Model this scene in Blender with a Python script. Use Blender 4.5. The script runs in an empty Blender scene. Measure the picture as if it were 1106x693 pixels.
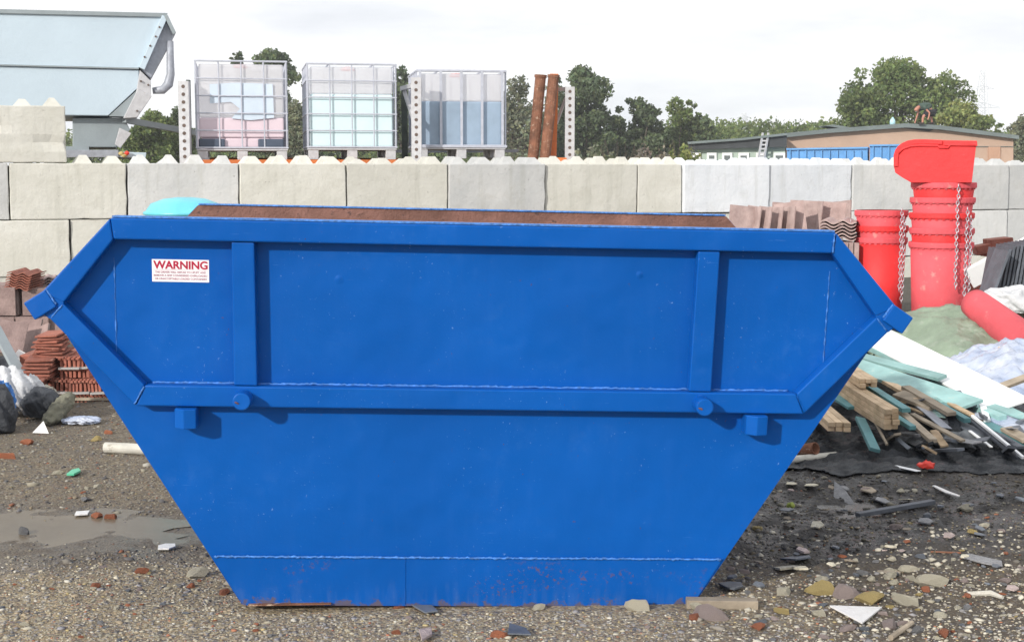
import bpy, bmesh, math, random
import numpy as np
from mathutils import Vector, Matrix, noise
R = math.radians
random.seed(7); rng = np.random.default_rng(7)
C = bpy.context.scene.collection
# ------------------------------------------------------------------ camera maths
F = 1520.0; PITCH = math.atan((346.5-185)/F); H = 1.385
def ray(px, py):
    a = (px-553)/F; b = (346.5-py)/F
    return Vector((a, math.cos(PITCH)+b*math.sin(PITCH), -math.sin(PITCH)+b*math.cos(PITCH)))
def P(px, py, Y):
    r = ray(px, py); k = Y/r.y
    return Vector((r.x*k, Y, H+r.z*k))
def G(px, py, z=0.0):
    r = ray(px, py); k = (z-H)/r.z
    return Vector((r.x*k, r.y*k, z))
# ------------------------------------------------------------------ ground height
def sstep(a, b, x):
    t = max(0, min(1, (x-a)/(b-a))); return t*t*(3-2*t)
def gh(x, y):
    if not (-14 < x < 14 and 1 < y < 24): return 0.0
    n = noise.noise(Vector((x*1.3, y*1.3, 0)))*.018 + noise.noise(Vector((x*5, y*5, 3)))*.008
    n += noise.noise(Vector((x*17, y*17, 8)))*.005
    if x > .6 and y > 4.3 and y < 7.5: n += (noise.noise(Vector((x*9, y*9, 5)))*.014+abs(noise.noise(Vector((x*21, y*21, 2))))*.016)*sstep(.6, 1.1, x)
    # flatten under the skip
    k = sstep(1.35, 1.0, abs(x+.1))*sstep(3.75, 4.15, y)*sstep(6.6, 6.0, y)
    n = n*(1-.8*k) - .004*k
    d = ((x+2.05)/1.0)**2 + ((y-5.35)/.42)**2
    n -= .022*math.exp(-d)
    d = ((x-1.3)/.55)**2 + ((y-5.75)/.28)**2
    n -= .03*math.exp(-d)
    return n
def GH(px, py):
    p = G(px, py); z = gh(p.x, p.y)
    p = G(px, py, z); p.z = gh(p.x, p.y); return p
# ------------------------------------------------------------------ node helpers
class NT:
    def __init__(s, tree):
        s.t = tree; s.n = tree.nodes; s.l = tree.links
    def new(s, typ, **kw):
        n = s.n.new(typ)
        for k, v in kw.items():
            if k.startswith('i_'):
                n.inputs[int(k[2:]) if k[2:].isdigit() else k[2:].replace('_', ' ')].default_value = v
            else: setattr(n, k, v)
        return n
    def link(s, a, b): s.l.new(a, b)
    def noise(s, vec, scale, detail=4, rough=.55):
        n = s.new('ShaderNodeTexNoise'); n.inputs['Scale'].default_value = scale
        n.inputs['Detail'].default_value = detail; n.inputs['Roughness'].default_value = rough
        s.link(vec, n.inputs['Vector']); return n.outputs[0]
    def ramp(s, fac, stops, interp='LINEAR'):
        r = s.new('ShaderNodeValToRGB'); r.color_ramp.interpolation = interp
        e = r.color_ramp.elements
        while len(e) < len(stops): e.new(.5)
        for i, (p, c) in enumerate(stops):
            e[i].position = p; e[i].color = tuple(c)+(1,) if hasattr(c, '__len__') else (c, c, c, 1)
        s.link(fac, r.inputs[0]); return r.outputs[0]
    def mix(s, fac, a, b, mode='MIX'):
        m = s.new('ShaderNodeMix', data_type='RGBA', blend_type=mode)
        for v, i in ((fac, 0), (a, 6), (b, 7)):
            if hasattr(v, 'is_linked') or hasattr(v, 'links'): s.link(v, m.inputs[i])
            elif i == 0: m.inputs[0].default_value = v
            else: m.inputs[i].default_value = tuple(v)+(1,)
        return m.outputs[2]
    def math(s, op, a, b=0.0):
        m = s.new('ShaderNodeMath', operation=op)
        for v, i in ((a, 0), (b, 1)):
            if hasattr(v, 'links'): s.link(v, m.inputs[i])
            else: m.inputs[i].default_value = v
        return m.outputs[0]
    def bump(s, h, dist, strength=1.0, nrm=None):
        b = s.new('ShaderNodeBump'); b.inputs['Distance'].default_value = dist
        b.inputs['Strength'].default_value = strength; s.link(h, b.inputs['Height'])
        if nrm: s.link(nrm, b.inputs['Normal'])
        return b.outputs[0]
def newmat(name):
    m = bpy.data.materials.new(name); m.use_nodes = True
    nt = NT(m.node_tree); bs = m.node_tree.nodes['Principled BSDF']
    tc = nt.new('ShaderNodeTexCoord')
    return m, nt, bs, tc.outputs['Object']
def mat(name, col, rough=.6, metal=0, var=.25, vscale=6, bump=.002, bscale=40, speck=None, col2=None, rnd=.0, spec=.5):
    m, nt, bs, oc = newmat(name)
    oi = nt.new('ShaderNodeObjectInfo')
    off = nt.new('ShaderNodeVectorMath', operation='ADD')
    cmb = nt.new('ShaderNodeCombineXYZ'); s_ = nt.math('MULTIPLY', oi.outputs['Random'], 37.0)
    nt.link(s_, cmb.inputs[0]); nt.link(s_, cmb.inputs[2])
    nt.link(oc, off.inputs[0]); nt.link(cmb.outputs[0], off.inputs[1]); v = off.outputs[0]
    n1 = nt.noise(v, vscale, 5, .6)
    dark = tuple(c*(1-var) for c in col); lite = tuple(min(.95, c*(1+var)) for c in (col2 or col))
    c = nt.ramp(n1, [(.3, dark), (.7, lite)])
    if rnd:
        k = nt.math('ADD', nt.math('MULTIPLY', oi.outputs['Random'], 2*rnd), 1-rnd)
        kc = nt.new('ShaderNodeCombineColor')
        for i in range(3): nt.link(k, kc.inputs[i])
        c = nt.mix(1.0, c, kc.outputs[0], 'MULTIPLY')
    if speck:
        sc, amt, scol = speck
        n2 = nt.noise(v, sc, 6, .7)
        f = nt.ramp(n2, [(1-amt-.04, 0.0), (1-amt+.04, 1.0)])
        c = nt.mix(f, c, scol)
    nt.link(c, bs.inputs['Base Color'])
    bs.inputs['Roughness'].default_value = rough; bs.inputs['Metallic'].default_value = metal
    bs.inputs['Specular IOR Level'].default_value = spec
    if bump:
        n3 = nt.noise(v, bscale, 6, .65); nt.link(nt.bump(n3, bump*4, 1.0), bs.inputs['Normal'])
    return m
# ------------------------------------------------------------------ mesh helpers
class MB:
    def __init__(s): s.v = []; s.f = []; s.m = []
    def add(s, vs, fs, mi=0):
        b = len(s.v); s.v += [Vector(v) for v in vs]
        s.f += [tuple(b+i for i in f) for f in fs]; s.m += [mi]*len(fs)
    def box(s, c, size, M=None, mi=0):
        x, y, z = (q/2 for q in size)
        vs = [Vector((a, b, d)) for a in (-x, x) for b in (-y, y) for d in (-z, z)]
        c = Vector(c)
        vs = [(M @ v if M else v)+c for v in vs]
        s.add(vs, [(0,1,3,2),(4,6,7,5),(0,4,5,1),(2,3,7,6),(0,2,6,4),(1,5,7,3)], mi)
    def bar(s, p0, p1, w, t, up=(0,0,1), mi=0):
        p0 = Vector(p0); p1 = Vector(p1); d = p1-p0; L = d.length; x = d/L
        y = Vector(up).cross(x)
        if y.length < 1e-4: y = Vector((0,1,0)).cross(x)
        y.normalize(); z = x.cross(y)
        M = Matrix((x, y, z)).transposed()
        s.box((p0+p1)/2, (L, w, t), M, mi)
    def tube(s, pts, r, n=10, caps=True, mi=0, closed=False):
        pts = [Vector(p) for p in pts]; rs = r if hasattr(r, '__len__') else [r]*len(pts)
        rings = []; N = len(pts); prev = None
        for i, p in enumerate(pts):
            if closed: d = pts[(i+1) % N]-pts[i-1]
            else: d = pts[min(i+1, N-1)]-pts[max(i-1, 0)]
            d.normalize()
            a = prev if prev else (Vector((0,0,1)) if abs(d.z) < .9 else Vector((1,0,0)))
            u = (a - d*a.dot(d)).normalized(); w = d.cross(u); prev = u
            rings.append([p+(u*math.cos(2*math.pi*k/n)+w*math.sin(2*math.pi*k/n))*rs[i] for k in range(n)])
        b = len(s.v); s.v += [v for rg in rings for v in rg]; M_ = N if closed else N-1
        for i in range(M_):
            for k in range(n):
                j = (i+1) % N
                s.f.append((b+i*n+k, b+i*n+(k+1) % n, b+j*n+(k+1) % n, b+j*n+k)); s.m.append(mi)
        if caps and not closed:
            s.f.append(tuple(b+k for k in range(n))[::-1]); s.m.append(mi)
            s.f.append(tuple(b+(N-1)*n+k for k in range(n))); s.m.append(mi)
    def lathe(s, c, prof, n=32, M=None, mi=0, a0=0, a1=2*math.pi):
        c = Vector(c); b = len(s.v)
        full = abs(a1-a0-2*math.pi) < 1e-6; K = n if full else n+1
        for (r, z) in prof:
            for k in range(K):
                a = a0+(a1-a0)*k/n; v = Vector((r*math.cos(a), r*math.sin(a), z))
                s.v.append((M @ v if M else v)+c)
        for i in range(len(prof)-1):
            for k in range(n):
                j = (k+1) % K
                s.f.append((b+i*K+k, b+i*K+j, b+(i+1)*K+j, b+(i+1)*K+k)); s.m.append(mi)
    def prism(s, poly, fa, fb, mi=0):
        """poly of 2d points; fa/fb map a point to the near / far 3d position"""
        n = len(poly); A = [fa(p) for p in poly]; B = [fb(p) for p in poly]
        s.add(A+B, [tuple(range(n)), tuple(range(2*n-1, n-1, -1))] + [(i, i+n, (i+1) % n+n, (i+1) % n) for i in range(n)], mi)
    def build(s, name, mats, parent=None, bevel=0, smooth=False, recenter=None, seg=2):
        me = bpy.data.meshes.new(name)
        if recenter is None: recenter = parent is None
        loc = Vector((0,0,0)); vs = s.v
        if recenter and vs:
            xs = [v.x for v in vs]; ys = [v.y for v in vs]; zs = [v.z for v in vs]
            loc = Vector(((min(xs)+max(xs))/2, (min(ys)+max(ys))/2, min(zs)))
            vs = [v-loc for v in vs]
        me.from_pydata([tuple(v) for v in vs], [], s.f)
        mats = mats if isinstance(mats, (list, tuple)) else [mats]
        for m in mats: me.materials.append(m)
        me.polygons.foreach_set('material_index', s.m)
        bm = bmesh.new(); bm.from_mesh(me); bmesh.ops.recalc_face_normals(bm, faces=bm.faces); bm.to_mesh(me); bm.free()
        if smooth: me.polygons.foreach_set('use_smooth', [True]*len(me.polygons))
        o = bpy.data.objects.new(name, me); C.objects.link(o); o.location = loc
        if parent: o.parent = parent
        if bevel:
            b = o.modifiers.new('bevel', 'BEVEL'); b.width = bevel; b.segments = seg; b.limit_method = 'ANGLE'; b.angle_limit = R(35)
        return o
def tag(o, label=None, cat=None, group=None, kind=None):
    if label: o['label'] = label
    if cat: o['category'] = cat
    if group: o['group'] = group
    if kind: o['kind'] = kind
    return o
def empty(name, loc, label, cat, group=None, M=None):
    o = bpy.data.objects.new(name, None); C.objects.link(o); o.empty_display_size = .1
    if M: o.matrix_world = Matrix.Translation(Vector(loc)) @ M.to_4x4()
    else: o.location = loc
    return tag(o, label, cat, group)
def copy_tree(o, loc=None, parent=None):
    c = o.copy(); C.objects.link(c)
    if parent: c.parent = parent
    if loc is not None: c.location = loc
    for ch in list(o.children): copy_tree(ch, None, c)
    return c
def np_mesh(name, V, Fc, cols=None, mats=(), smooth=False):
    me = bpy.data.meshes.new(name); n, k = Fc.shape
    me.vertices.add(len(V)); me.vertices.foreach_set('co', V.astype(np.float32).ravel())
    me.loops.add(n*k); me.loops.foreach_set('vertex_index', Fc.astype(np.int32).ravel())
    me.polygons.add(n); me.polygons.foreach_set('loop_start', np.arange(0, n*k, k, dtype=np.int32))
    try: me.polygons.foreach_set('loop_total', np.full(n, k, dtype=np.int32))
    except Exception: pass
    if smooth: me.polygons.foreach_set('use_smooth', np.ones(n, dtype=bool))
    for m in mats: me.materials.append(m)
    if cols is not None:
        a = me.color_attributes.new('Col', 'FLOAT_COLOR', 'POINT')
        a.data.foreach_set('color', cols.astype(np.float32).ravel())
    me.update(calc_edges=True); me.validate()
    return me
def unit(v): return v/np.linalg.norm(v, axis=-1, keepdims=True)

# ------------------------------------------------------------------ world, sun, camera
SUN = Vector((0.75, 1.0, -0.52)).normalized()
sel = math.asin(-SUN.z); saz = math.atan2(-SUN.x, -SUN.y)
sc = bpy.context.scene
w = bpy.data.worlds.new('World'); sc.world = w; w.use_nodes = True
nt = NT(w.node_tree); bg = w.node_tree.nodes['Background']; out = w.node_tree.nodes['World Output']
sky = nt.new('ShaderNodeTexSky', sky_type='NISHITA'); sky.sun_disc = False
sky.sun_elevation = sel; sky.sun_rotation = saz % (2*math.pi)
nt.link(sky.outputs[0], bg.inputs['Color']); bg.inputs['Strength'].default_value = .12
tc = nt.new('ShaderNodeTexCoord'); mp = nt.new('ShaderNodeMapping'); mp.inputs['Scale'].default_value = (1, 1, 4.5)
nt.link(tc.outputs['Generated'], mp.inputs['Vector'])
n1 = nt.noise(mp.outputs[0], 4.0, 7, .55)
ccol = nt.ramp(n1, [(.30, (.72, .75, .80)), (.45, (.86, .88, .92)), (.58, (1, 1, 1))])
bg2 = nt.new('ShaderNodeBackground'); nt.link(ccol, bg2.inputs['Color']); bg2.inputs['Strength'].default_value = 1.04
cov = nt.ramp(nt.noise(mp.outputs[0], 2.2, 5, .5), [(.25, .82), (.5, 1.0)])
ms = nt.new('ShaderNodeMixShader'); nt.link(cov, ms.inputs[0]); nt.link(bg.outputs[0], ms.inputs[1]); nt.link(bg2.outputs[0], ms.inputs[2])
nt.link(ms.outputs[0], out.inputs['Surface'])
sl = bpy.data.lights.new('sun', 'SUN'); sl.energy = 3.4; sl.angle = R(1.2); sl.color = (1, .95, .87)
so = bpy.data.objects.new('sun', sl); C.objects.link(so); so.rotation_euler = SUN.to_track_quat('-Z', 'Y').to_euler(); so.location = (-8, -8, 12)
cam = bpy.data.cameras.new('camera'); cam.sensor_width = 36; cam.lens = F/1106*36; cam.clip_end = 2000; cam.clip_start = .1
co = bpy.data.objects.new('camera', cam); C.objects.link(co); co.location = (0, 0, H); co.rotation_euler = (R(90)-PITCH, 0, 0)
sc.camera = co
sc.view_settings.view_transform = 'Standard'; sc.view_settings.look = 'None'; sc.view_settings.exposure = .2; sc.view_settings.gamma = 1
sc.cycles.max_bounces = 8; sc.cycles.transparent_max_bounces = 16

# ------------------------------------------------------------------ materials
def skip_paint():
    m, nt, bs, oc = newmat('blue_paint')
    big = nt.noise(oc, 1.7, 3, .5); fine = nt.noise(oc, 22, 6, .7); vfine = nt.noise(oc, 95, 5, .75)
    st = nt.new('ShaderNodeMapping'); st.inputs['Scale'].default_value = (30, 30, 3); nt.link(oc, st.inputs['Vector'])
    streak = nt.noise(st.outputs[0], 1.0, 5, .6)
    c = nt.ramp(big, [(.3, (.0015, .078, .345)), (.7, (.002, .094, .41))])
    c = nt.mix(nt.ramp(streak, [(.52, 0.0), (.85, .10)]), c, (.04, .14, .45))
    # faded chalky film and rub marks
    patch = nt.ramp(nt.noise(oc, 3.3, 5, .6), [(.52, 0.0), (.72, 1.0)])
    f = nt.math('MULTIPLY', patch, nt.ramp(fine, [(.5, 0.0), (.75, .22)]))
    c = nt.mix(f, c, (.07, .2, .52))
    # chips to bare grey primer
    f = nt.math('MULTIPLY', nt.ramp(vfine, [(.655, 0.0), (.68, 1.0)]), nt.ramp(nt.noise(oc, 4.5, 3, .6), [(.5, 0.0), (.58, .9)]))
    c = nt.mix(f, c, (.22, .36, .62))
    # fine scratches in two directions
    for k, (rot, sx, sy) in enumerate((((0, .5, 0), 3, 90), ((0, -.9, 0), 3, 110))):
        mp = nt.new('ShaderNodeMapping'); mp.inputs['Rotation'].default_value = rot; mp.inputs['Scale'].default_value = (sx, 1, sy); nt.link(oc, mp.inputs['Vector'])
        s_ = nt.noise(mp.outputs[0], 1.4, 4, .7)
        f = nt.math('MULTIPLY', nt.ramp(s_, [(.69, 0.0), (.71, .5)]), nt.ramp(nt.noise(oc, 2.7+k, 3, .6), [(.5, 0.0), (.62, 1.0)]))
        c = nt.mix(f, c, (.16, .32, .66))
    # dust splash, rust and mud low down (object z is height above the base)
    sep = nt.new('ShaderNodeSeparateXYZ'); nt.link(oc, sep.inputs[0]); z = sep.outputs[2]
    zz = nt.math('ADD', z, nt.math('MULTIPLY', nt.math('SUBTRACT', fine, .5), .16))
    low = nt.ramp(zz, [(.0, 1.0), (.085, 0.0)])
    spl = nt.math('MULTIPLY', low, nt.ramp(streak, [(.45, 0.0), (.75, .22)]))
    c = nt.mix(spl, c, (.2, .24, .3))
    mp = nt.new('ShaderNodeMapping'); mp.inputs['Scale'].default_value = (1, 1, 2); nt.link(oc, mp.inputs['Vector'])
    rz = nt.ramp(z, [(.02, 0.0), (.05, 1.0), (.12, .8), (.16, 0.0)])
    rp = nt.math('MULTIPLY', nt.ramp(nt.noise(mp.outputs[0], 3.0, 3, .5), [(.5, 0.0), (.6, 1.0)]), rz)
    rp = nt.math('MULTIPLY', rp, nt.ramp(nt.noise(oc, 70, 5, .7), [(.56, 0.0), (.62, .85)]))
    c = nt.mix(rp, c, (.14, .07, .035))
    rs = nt.ramp(nt.noise(oc, 55, 4, .7), [(.70, 0.0), (.73, .9)]); c = nt.mix(rs, c, (.11, .05, .03))
    edge = nt.ramp(zz, [(-.004, 1.0), (.012, 0.0)]); c = nt.mix(nt.math('MULTIPLY', edge, .75), c, (.13, .09, .06))
    nt.link(c, bs.inputs['Base Color'])
    rr = nt.ramp(fine, [(.3, .32), (.7, .5)]); nt.link(rr, bs.inputs['Roughness'])
    bs.inputs['Specular IOR Level'].default_value = .14
    b1 = nt.bump(nt.noise(oc, 2.6, 3, .5), .045, .6); b2 = nt.bump(nt.noise(oc, 8, 3, .5), .004, .6, b1); b3 = nt.bump(vfine, .0012, .5, b2)
    nt.link(b3, bs.inputs['Normal'])
    return m
M = {}
M['blue'] = skip_paint()
M['bluechip'] = mat('lit_blue_weld', (.05, .19, .55), .5, 0, .5, 60, .001, 90)  # lighter chip blue, with the light that weld beads catch painted in
M['rustplate'] = mat('rusty_plate', (.16, .075, .055), .8, 0, .3, 7, .002, 50, speck=(30, .36, (.05, .03, .03)), col2=(.2, .1, .08))
M['rust'] = mat('rusty_steel', (.2, .085, .048), .8, 0, .45, 9, .002, 50, speck=(24, .38, (.42, .3, .22)))
M['white_sticker'] = mat('white_vinyl', (.85, .83, .86), .35, 0, .03, 10, 0)
M['red_ink'] = mat('red_ink', (.42, .01, .05), .4, 0, .05, 10, 0)
M['pink_ink'] = mat('pale_red_ink', (.42, .2, .27), .4, 0, .05, 10, 0)
def concrete(name, a, b, st=(.32, .29, .22)):
    m, nt, bs, oc = newmat(name)
    oi = nt.new('ShaderNodeObjectInfo'); off = nt.new('ShaderNodeVectorMath', operation='ADD')
    cmb = nt.new('ShaderNodeCombineXYZ'); s_ = nt.math('MULTIPLY', oi.outputs['Random'], 91.0)
    nt.link(s_, cmb.inputs[0]); nt.link(s_, cmb.inputs[1]); nt.link(oc, off.inputs[0]); nt.link(cmb.outputs[0], off.inputs[1]); v = off.outputs[0]
    c = nt.ramp(nt.noise(v, 2.2, 6, .6), [(.3, a), (.7, b)])
    c = nt.mix(nt.ramp(nt.noise(v, 4, 7, .7), [(.55, 0.0), (.75, .55)]), c, st)
    mp = nt.new('ShaderNodeMapping'); mp.inputs['Scale'].default_value = (9, 9, .8); nt.link(v, mp.inputs['Vector'])
    c = nt.mix(nt.ramp(nt.noise(mp.outputs[0], 1.0, 4, .6), [(.54, 0.0), (.8, .42)]), c, (.33, .33, .28))
    pit = nt.noise(v, 38, 5, .7); pf = nt.ramp(pit, [(.68, 0.0), (.72, .8)]); c = nt.mix(pf, c, (.17, .16, .14))
    k = nt.math('ADD', nt.math('MULTIPLY', oi.outputs['Random'], .2), .9); kc = nt.new('ShaderNodeCombineColor')
    for i in range(3): nt.link(k, kc.inputs[i])
    c = nt.mix(1.0, c, kc.outputs[0], 'MULTIPLY')
    nt.link(c, bs.inputs['Base Color']); bs.inputs['Roughness'].default_value = .88
    b1 = nt.bump(nt.noise(v, 7, 8, .7), .02, .6); b2 = nt.bump(nt.ramp(pit, [(.66, 1.0), (.74, 0.0)]), .006, .8, b1)
    nt.link(b2, bs.inputs['Normal']); return m
M['conc_cream'] = concrete('cream_concrete', (.56, .55, .49), (.66, .65, .6), (.48, .465, .40))
M['conc_grey'] = concrete('grey_concrete', (.50, .51, .51), (.62, .62, .61), (.44, .43, .39))
M['conc_blue'] = concrete('cool_pale_concrete', (.6, .63, .67), (.7, .72, .75), (.5, .51, .5))
M['galv'] = mat('galvanised_steel', (.33, .35, .40), .5, .15, .15, 20, .0006, 60)
M['galv_light'] = mat('pale_galvanised_steel', (.5, .5, .52), .55, .1, .12, 20, .0006, 60, speck=(30, .3, (.4, .33, .28)))
M['hopper'] = mat('pale_grey_painted_steel', (.50, .60, .68), .5, 0, .04, 1.5, .001, 12, speck=(6, .3, (.46, .55, .61)))
M['hopper_dark'] = mat('mid_grey_painted_steel', (.27, .31, .33), .5, 0, .1, 3, .001, 12)
M['cage'] = mat('bright_cage_steel', (.47, .49, .56), .5, .1, .1, 20, 0)
M['dark_steel'] = mat('dark_green_steel', (.06, .075, .065), .5, 0, .3, 8, .001, 30)
M['hole'] = mat('bolt_hole', (.12, .085, .07), .8, 0, .2, 8, 0)
M['orange'] = mat('orange_rack_paint', (.62, .17, .045), .5, 0, .15, 6, .001, 30, speck=(18, .33, (.3, .1, .05)))
M['red'] = mat('red_polythene', (.76, .042, .045), .6, 0, .12, 3, .0015, 12, speck=(12, .3, (.6, .16, .15)), spec=.3)
M['redfade'] = mat('faded_pink_red_polythene', (.70, .10, .12), .65, 0, .15, 3, .0015, 12, speck=(9, .36, (.6, .22, .21)), spec=.3)
M['chain'] = mat('zinc_chain', (.6, .58, .62), .35, .7, .1, 20, 0)
M['wood'] = mat('sawn_timber', (.47, .34, .2), .75, 0, .22, 9, .001, 60, rnd=.2, col2=(.6, .45, .3))
M['woodgrey'] = mat('weathered_timber', (.3, .25, .19), .85, 0, .3, 9, .001, 60, rnd=.25)
M['teal'] = mat('teal_treated_board', (.25, .42, .41), .6, 0, .22, 7, .001, 40, rnd=.15, speck=(14, .36, (.42, .52, .48)))
M['tealdark'] = mat('dark_teal_board', (.1, .26, .28), .6, 0, .2, 7, .001, 40, rnd=.2)
M['whiteboard'] = mat('white_board', (.82, .83, .84), .45, 0, .04, 5, .0006, 20, speck=(5, .28, (.6, .62, .62)))
M['blackplastic'] = mat('black_polythene', (.008, .011, .016), .3, 0, .3, 9, .005, 20, speck=(9, .4, (.04, .046, .052)), spec=.35)
M['tarp'] = mat('green_tarpaulin', (.22, .28, .205), .55, 0, .22, 5, .003, 22, speck=(7, .4, (.3, .35, .28)))
M['pinktile'] = mat('pink_grey_concrete_tile', (.36, .26, .245), .85, 0, .14, 8, .0015, 60, rnd=.12, col2=(.43, .33, .31))
M['packtile'] = mat('brown_pink_tile_pack', (.24, .165, .155), .85, 0, .2, 8, .0015, 60, rnd=.14, col2=(.30, .215, .2))
M['terracotta'] = mat('terracotta_clay', (.29, .10, .068), .8, 0, .3, 12, .0015, 60, rnd=.22, speck=(20, .36, (.45, .27, .2)))
M['slate'] = mat('grey_slate', (.12, .135, .16), .55, 0, .3, 9, .001, 40, rnd=.2)
M['slatepack'] = mat('dark_grey_fibre_slate', (.09, .1, .12), .6, 0, .25, 9, .001, 40, rnd=.15)
M['strap'] = mat('grey_strap', (.36, .35, .34), .5, 0, .05, 9, 0)
M['whitebag'] = mat('white_woven_sack', (.6, .61, .63), .6, 0, .12, 7, .004, 25, speck=(6, .36, (.42, .42, .43)))
M['creambag'] = mat('cream_cloth', (.5, .47, .39), .8, 0, .15, 7, .004, 25)
M['darkbag'] = mat('dark_rag', (.035, .04, .05), .6, 0, .4, 7, .004, 25)
M['olivecloth'] = mat('muddy_olive_cloth', (.17, .165, .12), .85, 0, .35, 9, .004, 25, speck=(7, .4, (.3, .28, .2)))
M['bluebag'] = mat('blue_rag', (.05, .2, .55), .6, 0, .2, 7, .003, 25)
M['turq'] = mat('turquoise_plastic', (.14, .56, .66), .35, 0, .12, 6, .001, 10)
M['pipe'] = mat('chalky_white_pipe', (.55, .53, .47), .6, 0, .15, 12, .001, 40, speck=(14, .36, (.35, .32, .26)))
M['cabin'] = mat('pale_green_cladding', (.38, .46, .40), .7, 0, .08, 2, .002, 8)
M['fascia'] = mat('dark_fascia_board', (.035, .04, .045), .7, 0, .25, 2, .002, 8)
M['roof'] = mat('grey_felt_roof', (.15, .18, .18), .8, 0, .15, 1, .004, 6)
M['salmon'] = mat('salmon_render', (.47, .33, .25), .8, 0, .08, .8, .003, 6)
M['salmon_door'] = mat('orange_tan_shutter', (.47, .28, .19), .7, 0, .06, .8, .003, 6)
M['bluecont'] = mat('sky_blue_paint', (.09, .29, .60), .5, 0, .15, 2, .002, 8)
M['whiteframe'] = mat('white_window_frame', (.8, .8, .8), .5, 0, .03, 3, 0)
M['pane'] = mat('dull_window_glass', (.14, .16, .16), .12, 0, .3, 3, 0)
M['pylon'] = mat('haze_pale_lattice', (.62, .65, .68), .6, 0, .05, 3, 0)  # pale grey paints in the fading with distance
M['bark'] = mat('bark', (.11, .09, .07), .9, 0, .3, 3, .01, 12)
M['skin'] = mat('skin', (.45, .2, .14), .6, 0, .1, 8, 0)
M['shirt'] = mat('dark_green_cotton', (.045, .075, .06), .85, 0, .15, 8, 0)
M['shorts'] = mat('black_cotton', (.012, .013, .018), .85, 0, .15, 8, 0)
M['boot'] = mat('dark_brown_leather', (.03, .022, .018), .7, 0, .15, 8, 0)
M['yellowstone'] = mat('ochre_sandstone', (.58, .45, .19), .85, 0, .25, 30, .003, 60)
M['palestone'] = mat('cream_limestone', (.66, .61, .48), .85, 0, .15, 30, .003, 60, rnd=.15)
M['pinkstone'] = mat('pinkish_rubble', (.46, .37, .35), .85, 0, .2, 30, .003, 60, rnd=.25)
M['brickbit'] = mat('broken_orange_brick', (.46, .16, .08), .85, 0, .25, 30, .003, 60, rnd=.25)
M['greystone'] = mat('grey_rubble', (.27, .27, .28), .85, 0, .25, 30, .003, 60, rnd=.3)
M['whitetile'] = mat('white_glazed_tile', (.74, .73, .72), .4, 0, .05, 30, .001, 60)
M['redtape'] = mat('red_tape', (.75, .05, .03), .4, 0, .1, 9, 0)
M['greenbit'] = mat('green_plastic', (.1, .5, .3), .4, 0, .1, 9, 0)
M['limeleaf'] = mat('lime_green_rag', (.3, .36, .06), .6, 0, .2, 9, .002, 30)
def film_mat():
    m, nt, bs, oc = newmat('blue_clear_film')
    c = nt.ramp(nt.noise(oc, 6, 5, .6), [(.35, (.36, .44, .62)), (.65, (.66, .7, .8))])
    nt.link(c, bs.inputs['Base Color']); bs.inputs['Roughness'].default_value = .25; bs.inputs['Alpha'].default_value = .82
    nt.link(nt.bump(nt.noise(oc, 16, 6, .6), .02, .8), bs.inputs['Normal']); return m
M['film'] = film_mat()
def leaf_mat(name, a, b, trans=.35):
    m, nt, bs, oc = newmat(name)
    at = nt.new('ShaderNodeAttribute', attribute_name='Col')
    n = nt.noise(oc, .9, 4, .6)
    c = nt.mix(nt.ramp(n, [(.35, 0.0), (.65, 1.0)]), a, b); c = nt.mix(1.0, c, at.outputs['Color'], 'MULTIPLY')
    nt.link(c, bs.inputs['Base Color']); bs.inputs['Roughness'].default_value = .6; bs.inputs['Specular IOR Level'].default_value = .25
    tr = nt.new('ShaderNodeBsdfTranslucent'); nt.link(c, tr.inputs['Color'])
    mx = nt.new('ShaderNodeMixShader'); mx.inputs[0].default_value = trans
    nt.link(bs.outputs[0], mx.inputs[1]); nt.link(tr.outputs[0], mx.inputs[2])
    nt.link(mx.outputs[0], m.node_tree.nodes['Material Output'].inputs['Surface']); return m
M['leaf_dark'] = leaf_mat('dark_oak_leaves', (.085, .12, .07), (.145, .19, .095))
M['leaf_mid'] = leaf_mat('mid_green_leaves', (.11, .16, .06), (.18, .23, .085))
M['leaf_yellow'] = leaf_mat('yellow_green_leaves', (.18, .23, .08), (.26, .28, .10))
M['leaf_grey'] = leaf_mat('grey_green_leaves', (.17, .195, .135), (.24, .26, .18))
M['leaf_brown'] = leaf_mat('purple_brown_bramble', (.2, .175, .155), (.26, .24, .19))

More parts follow.
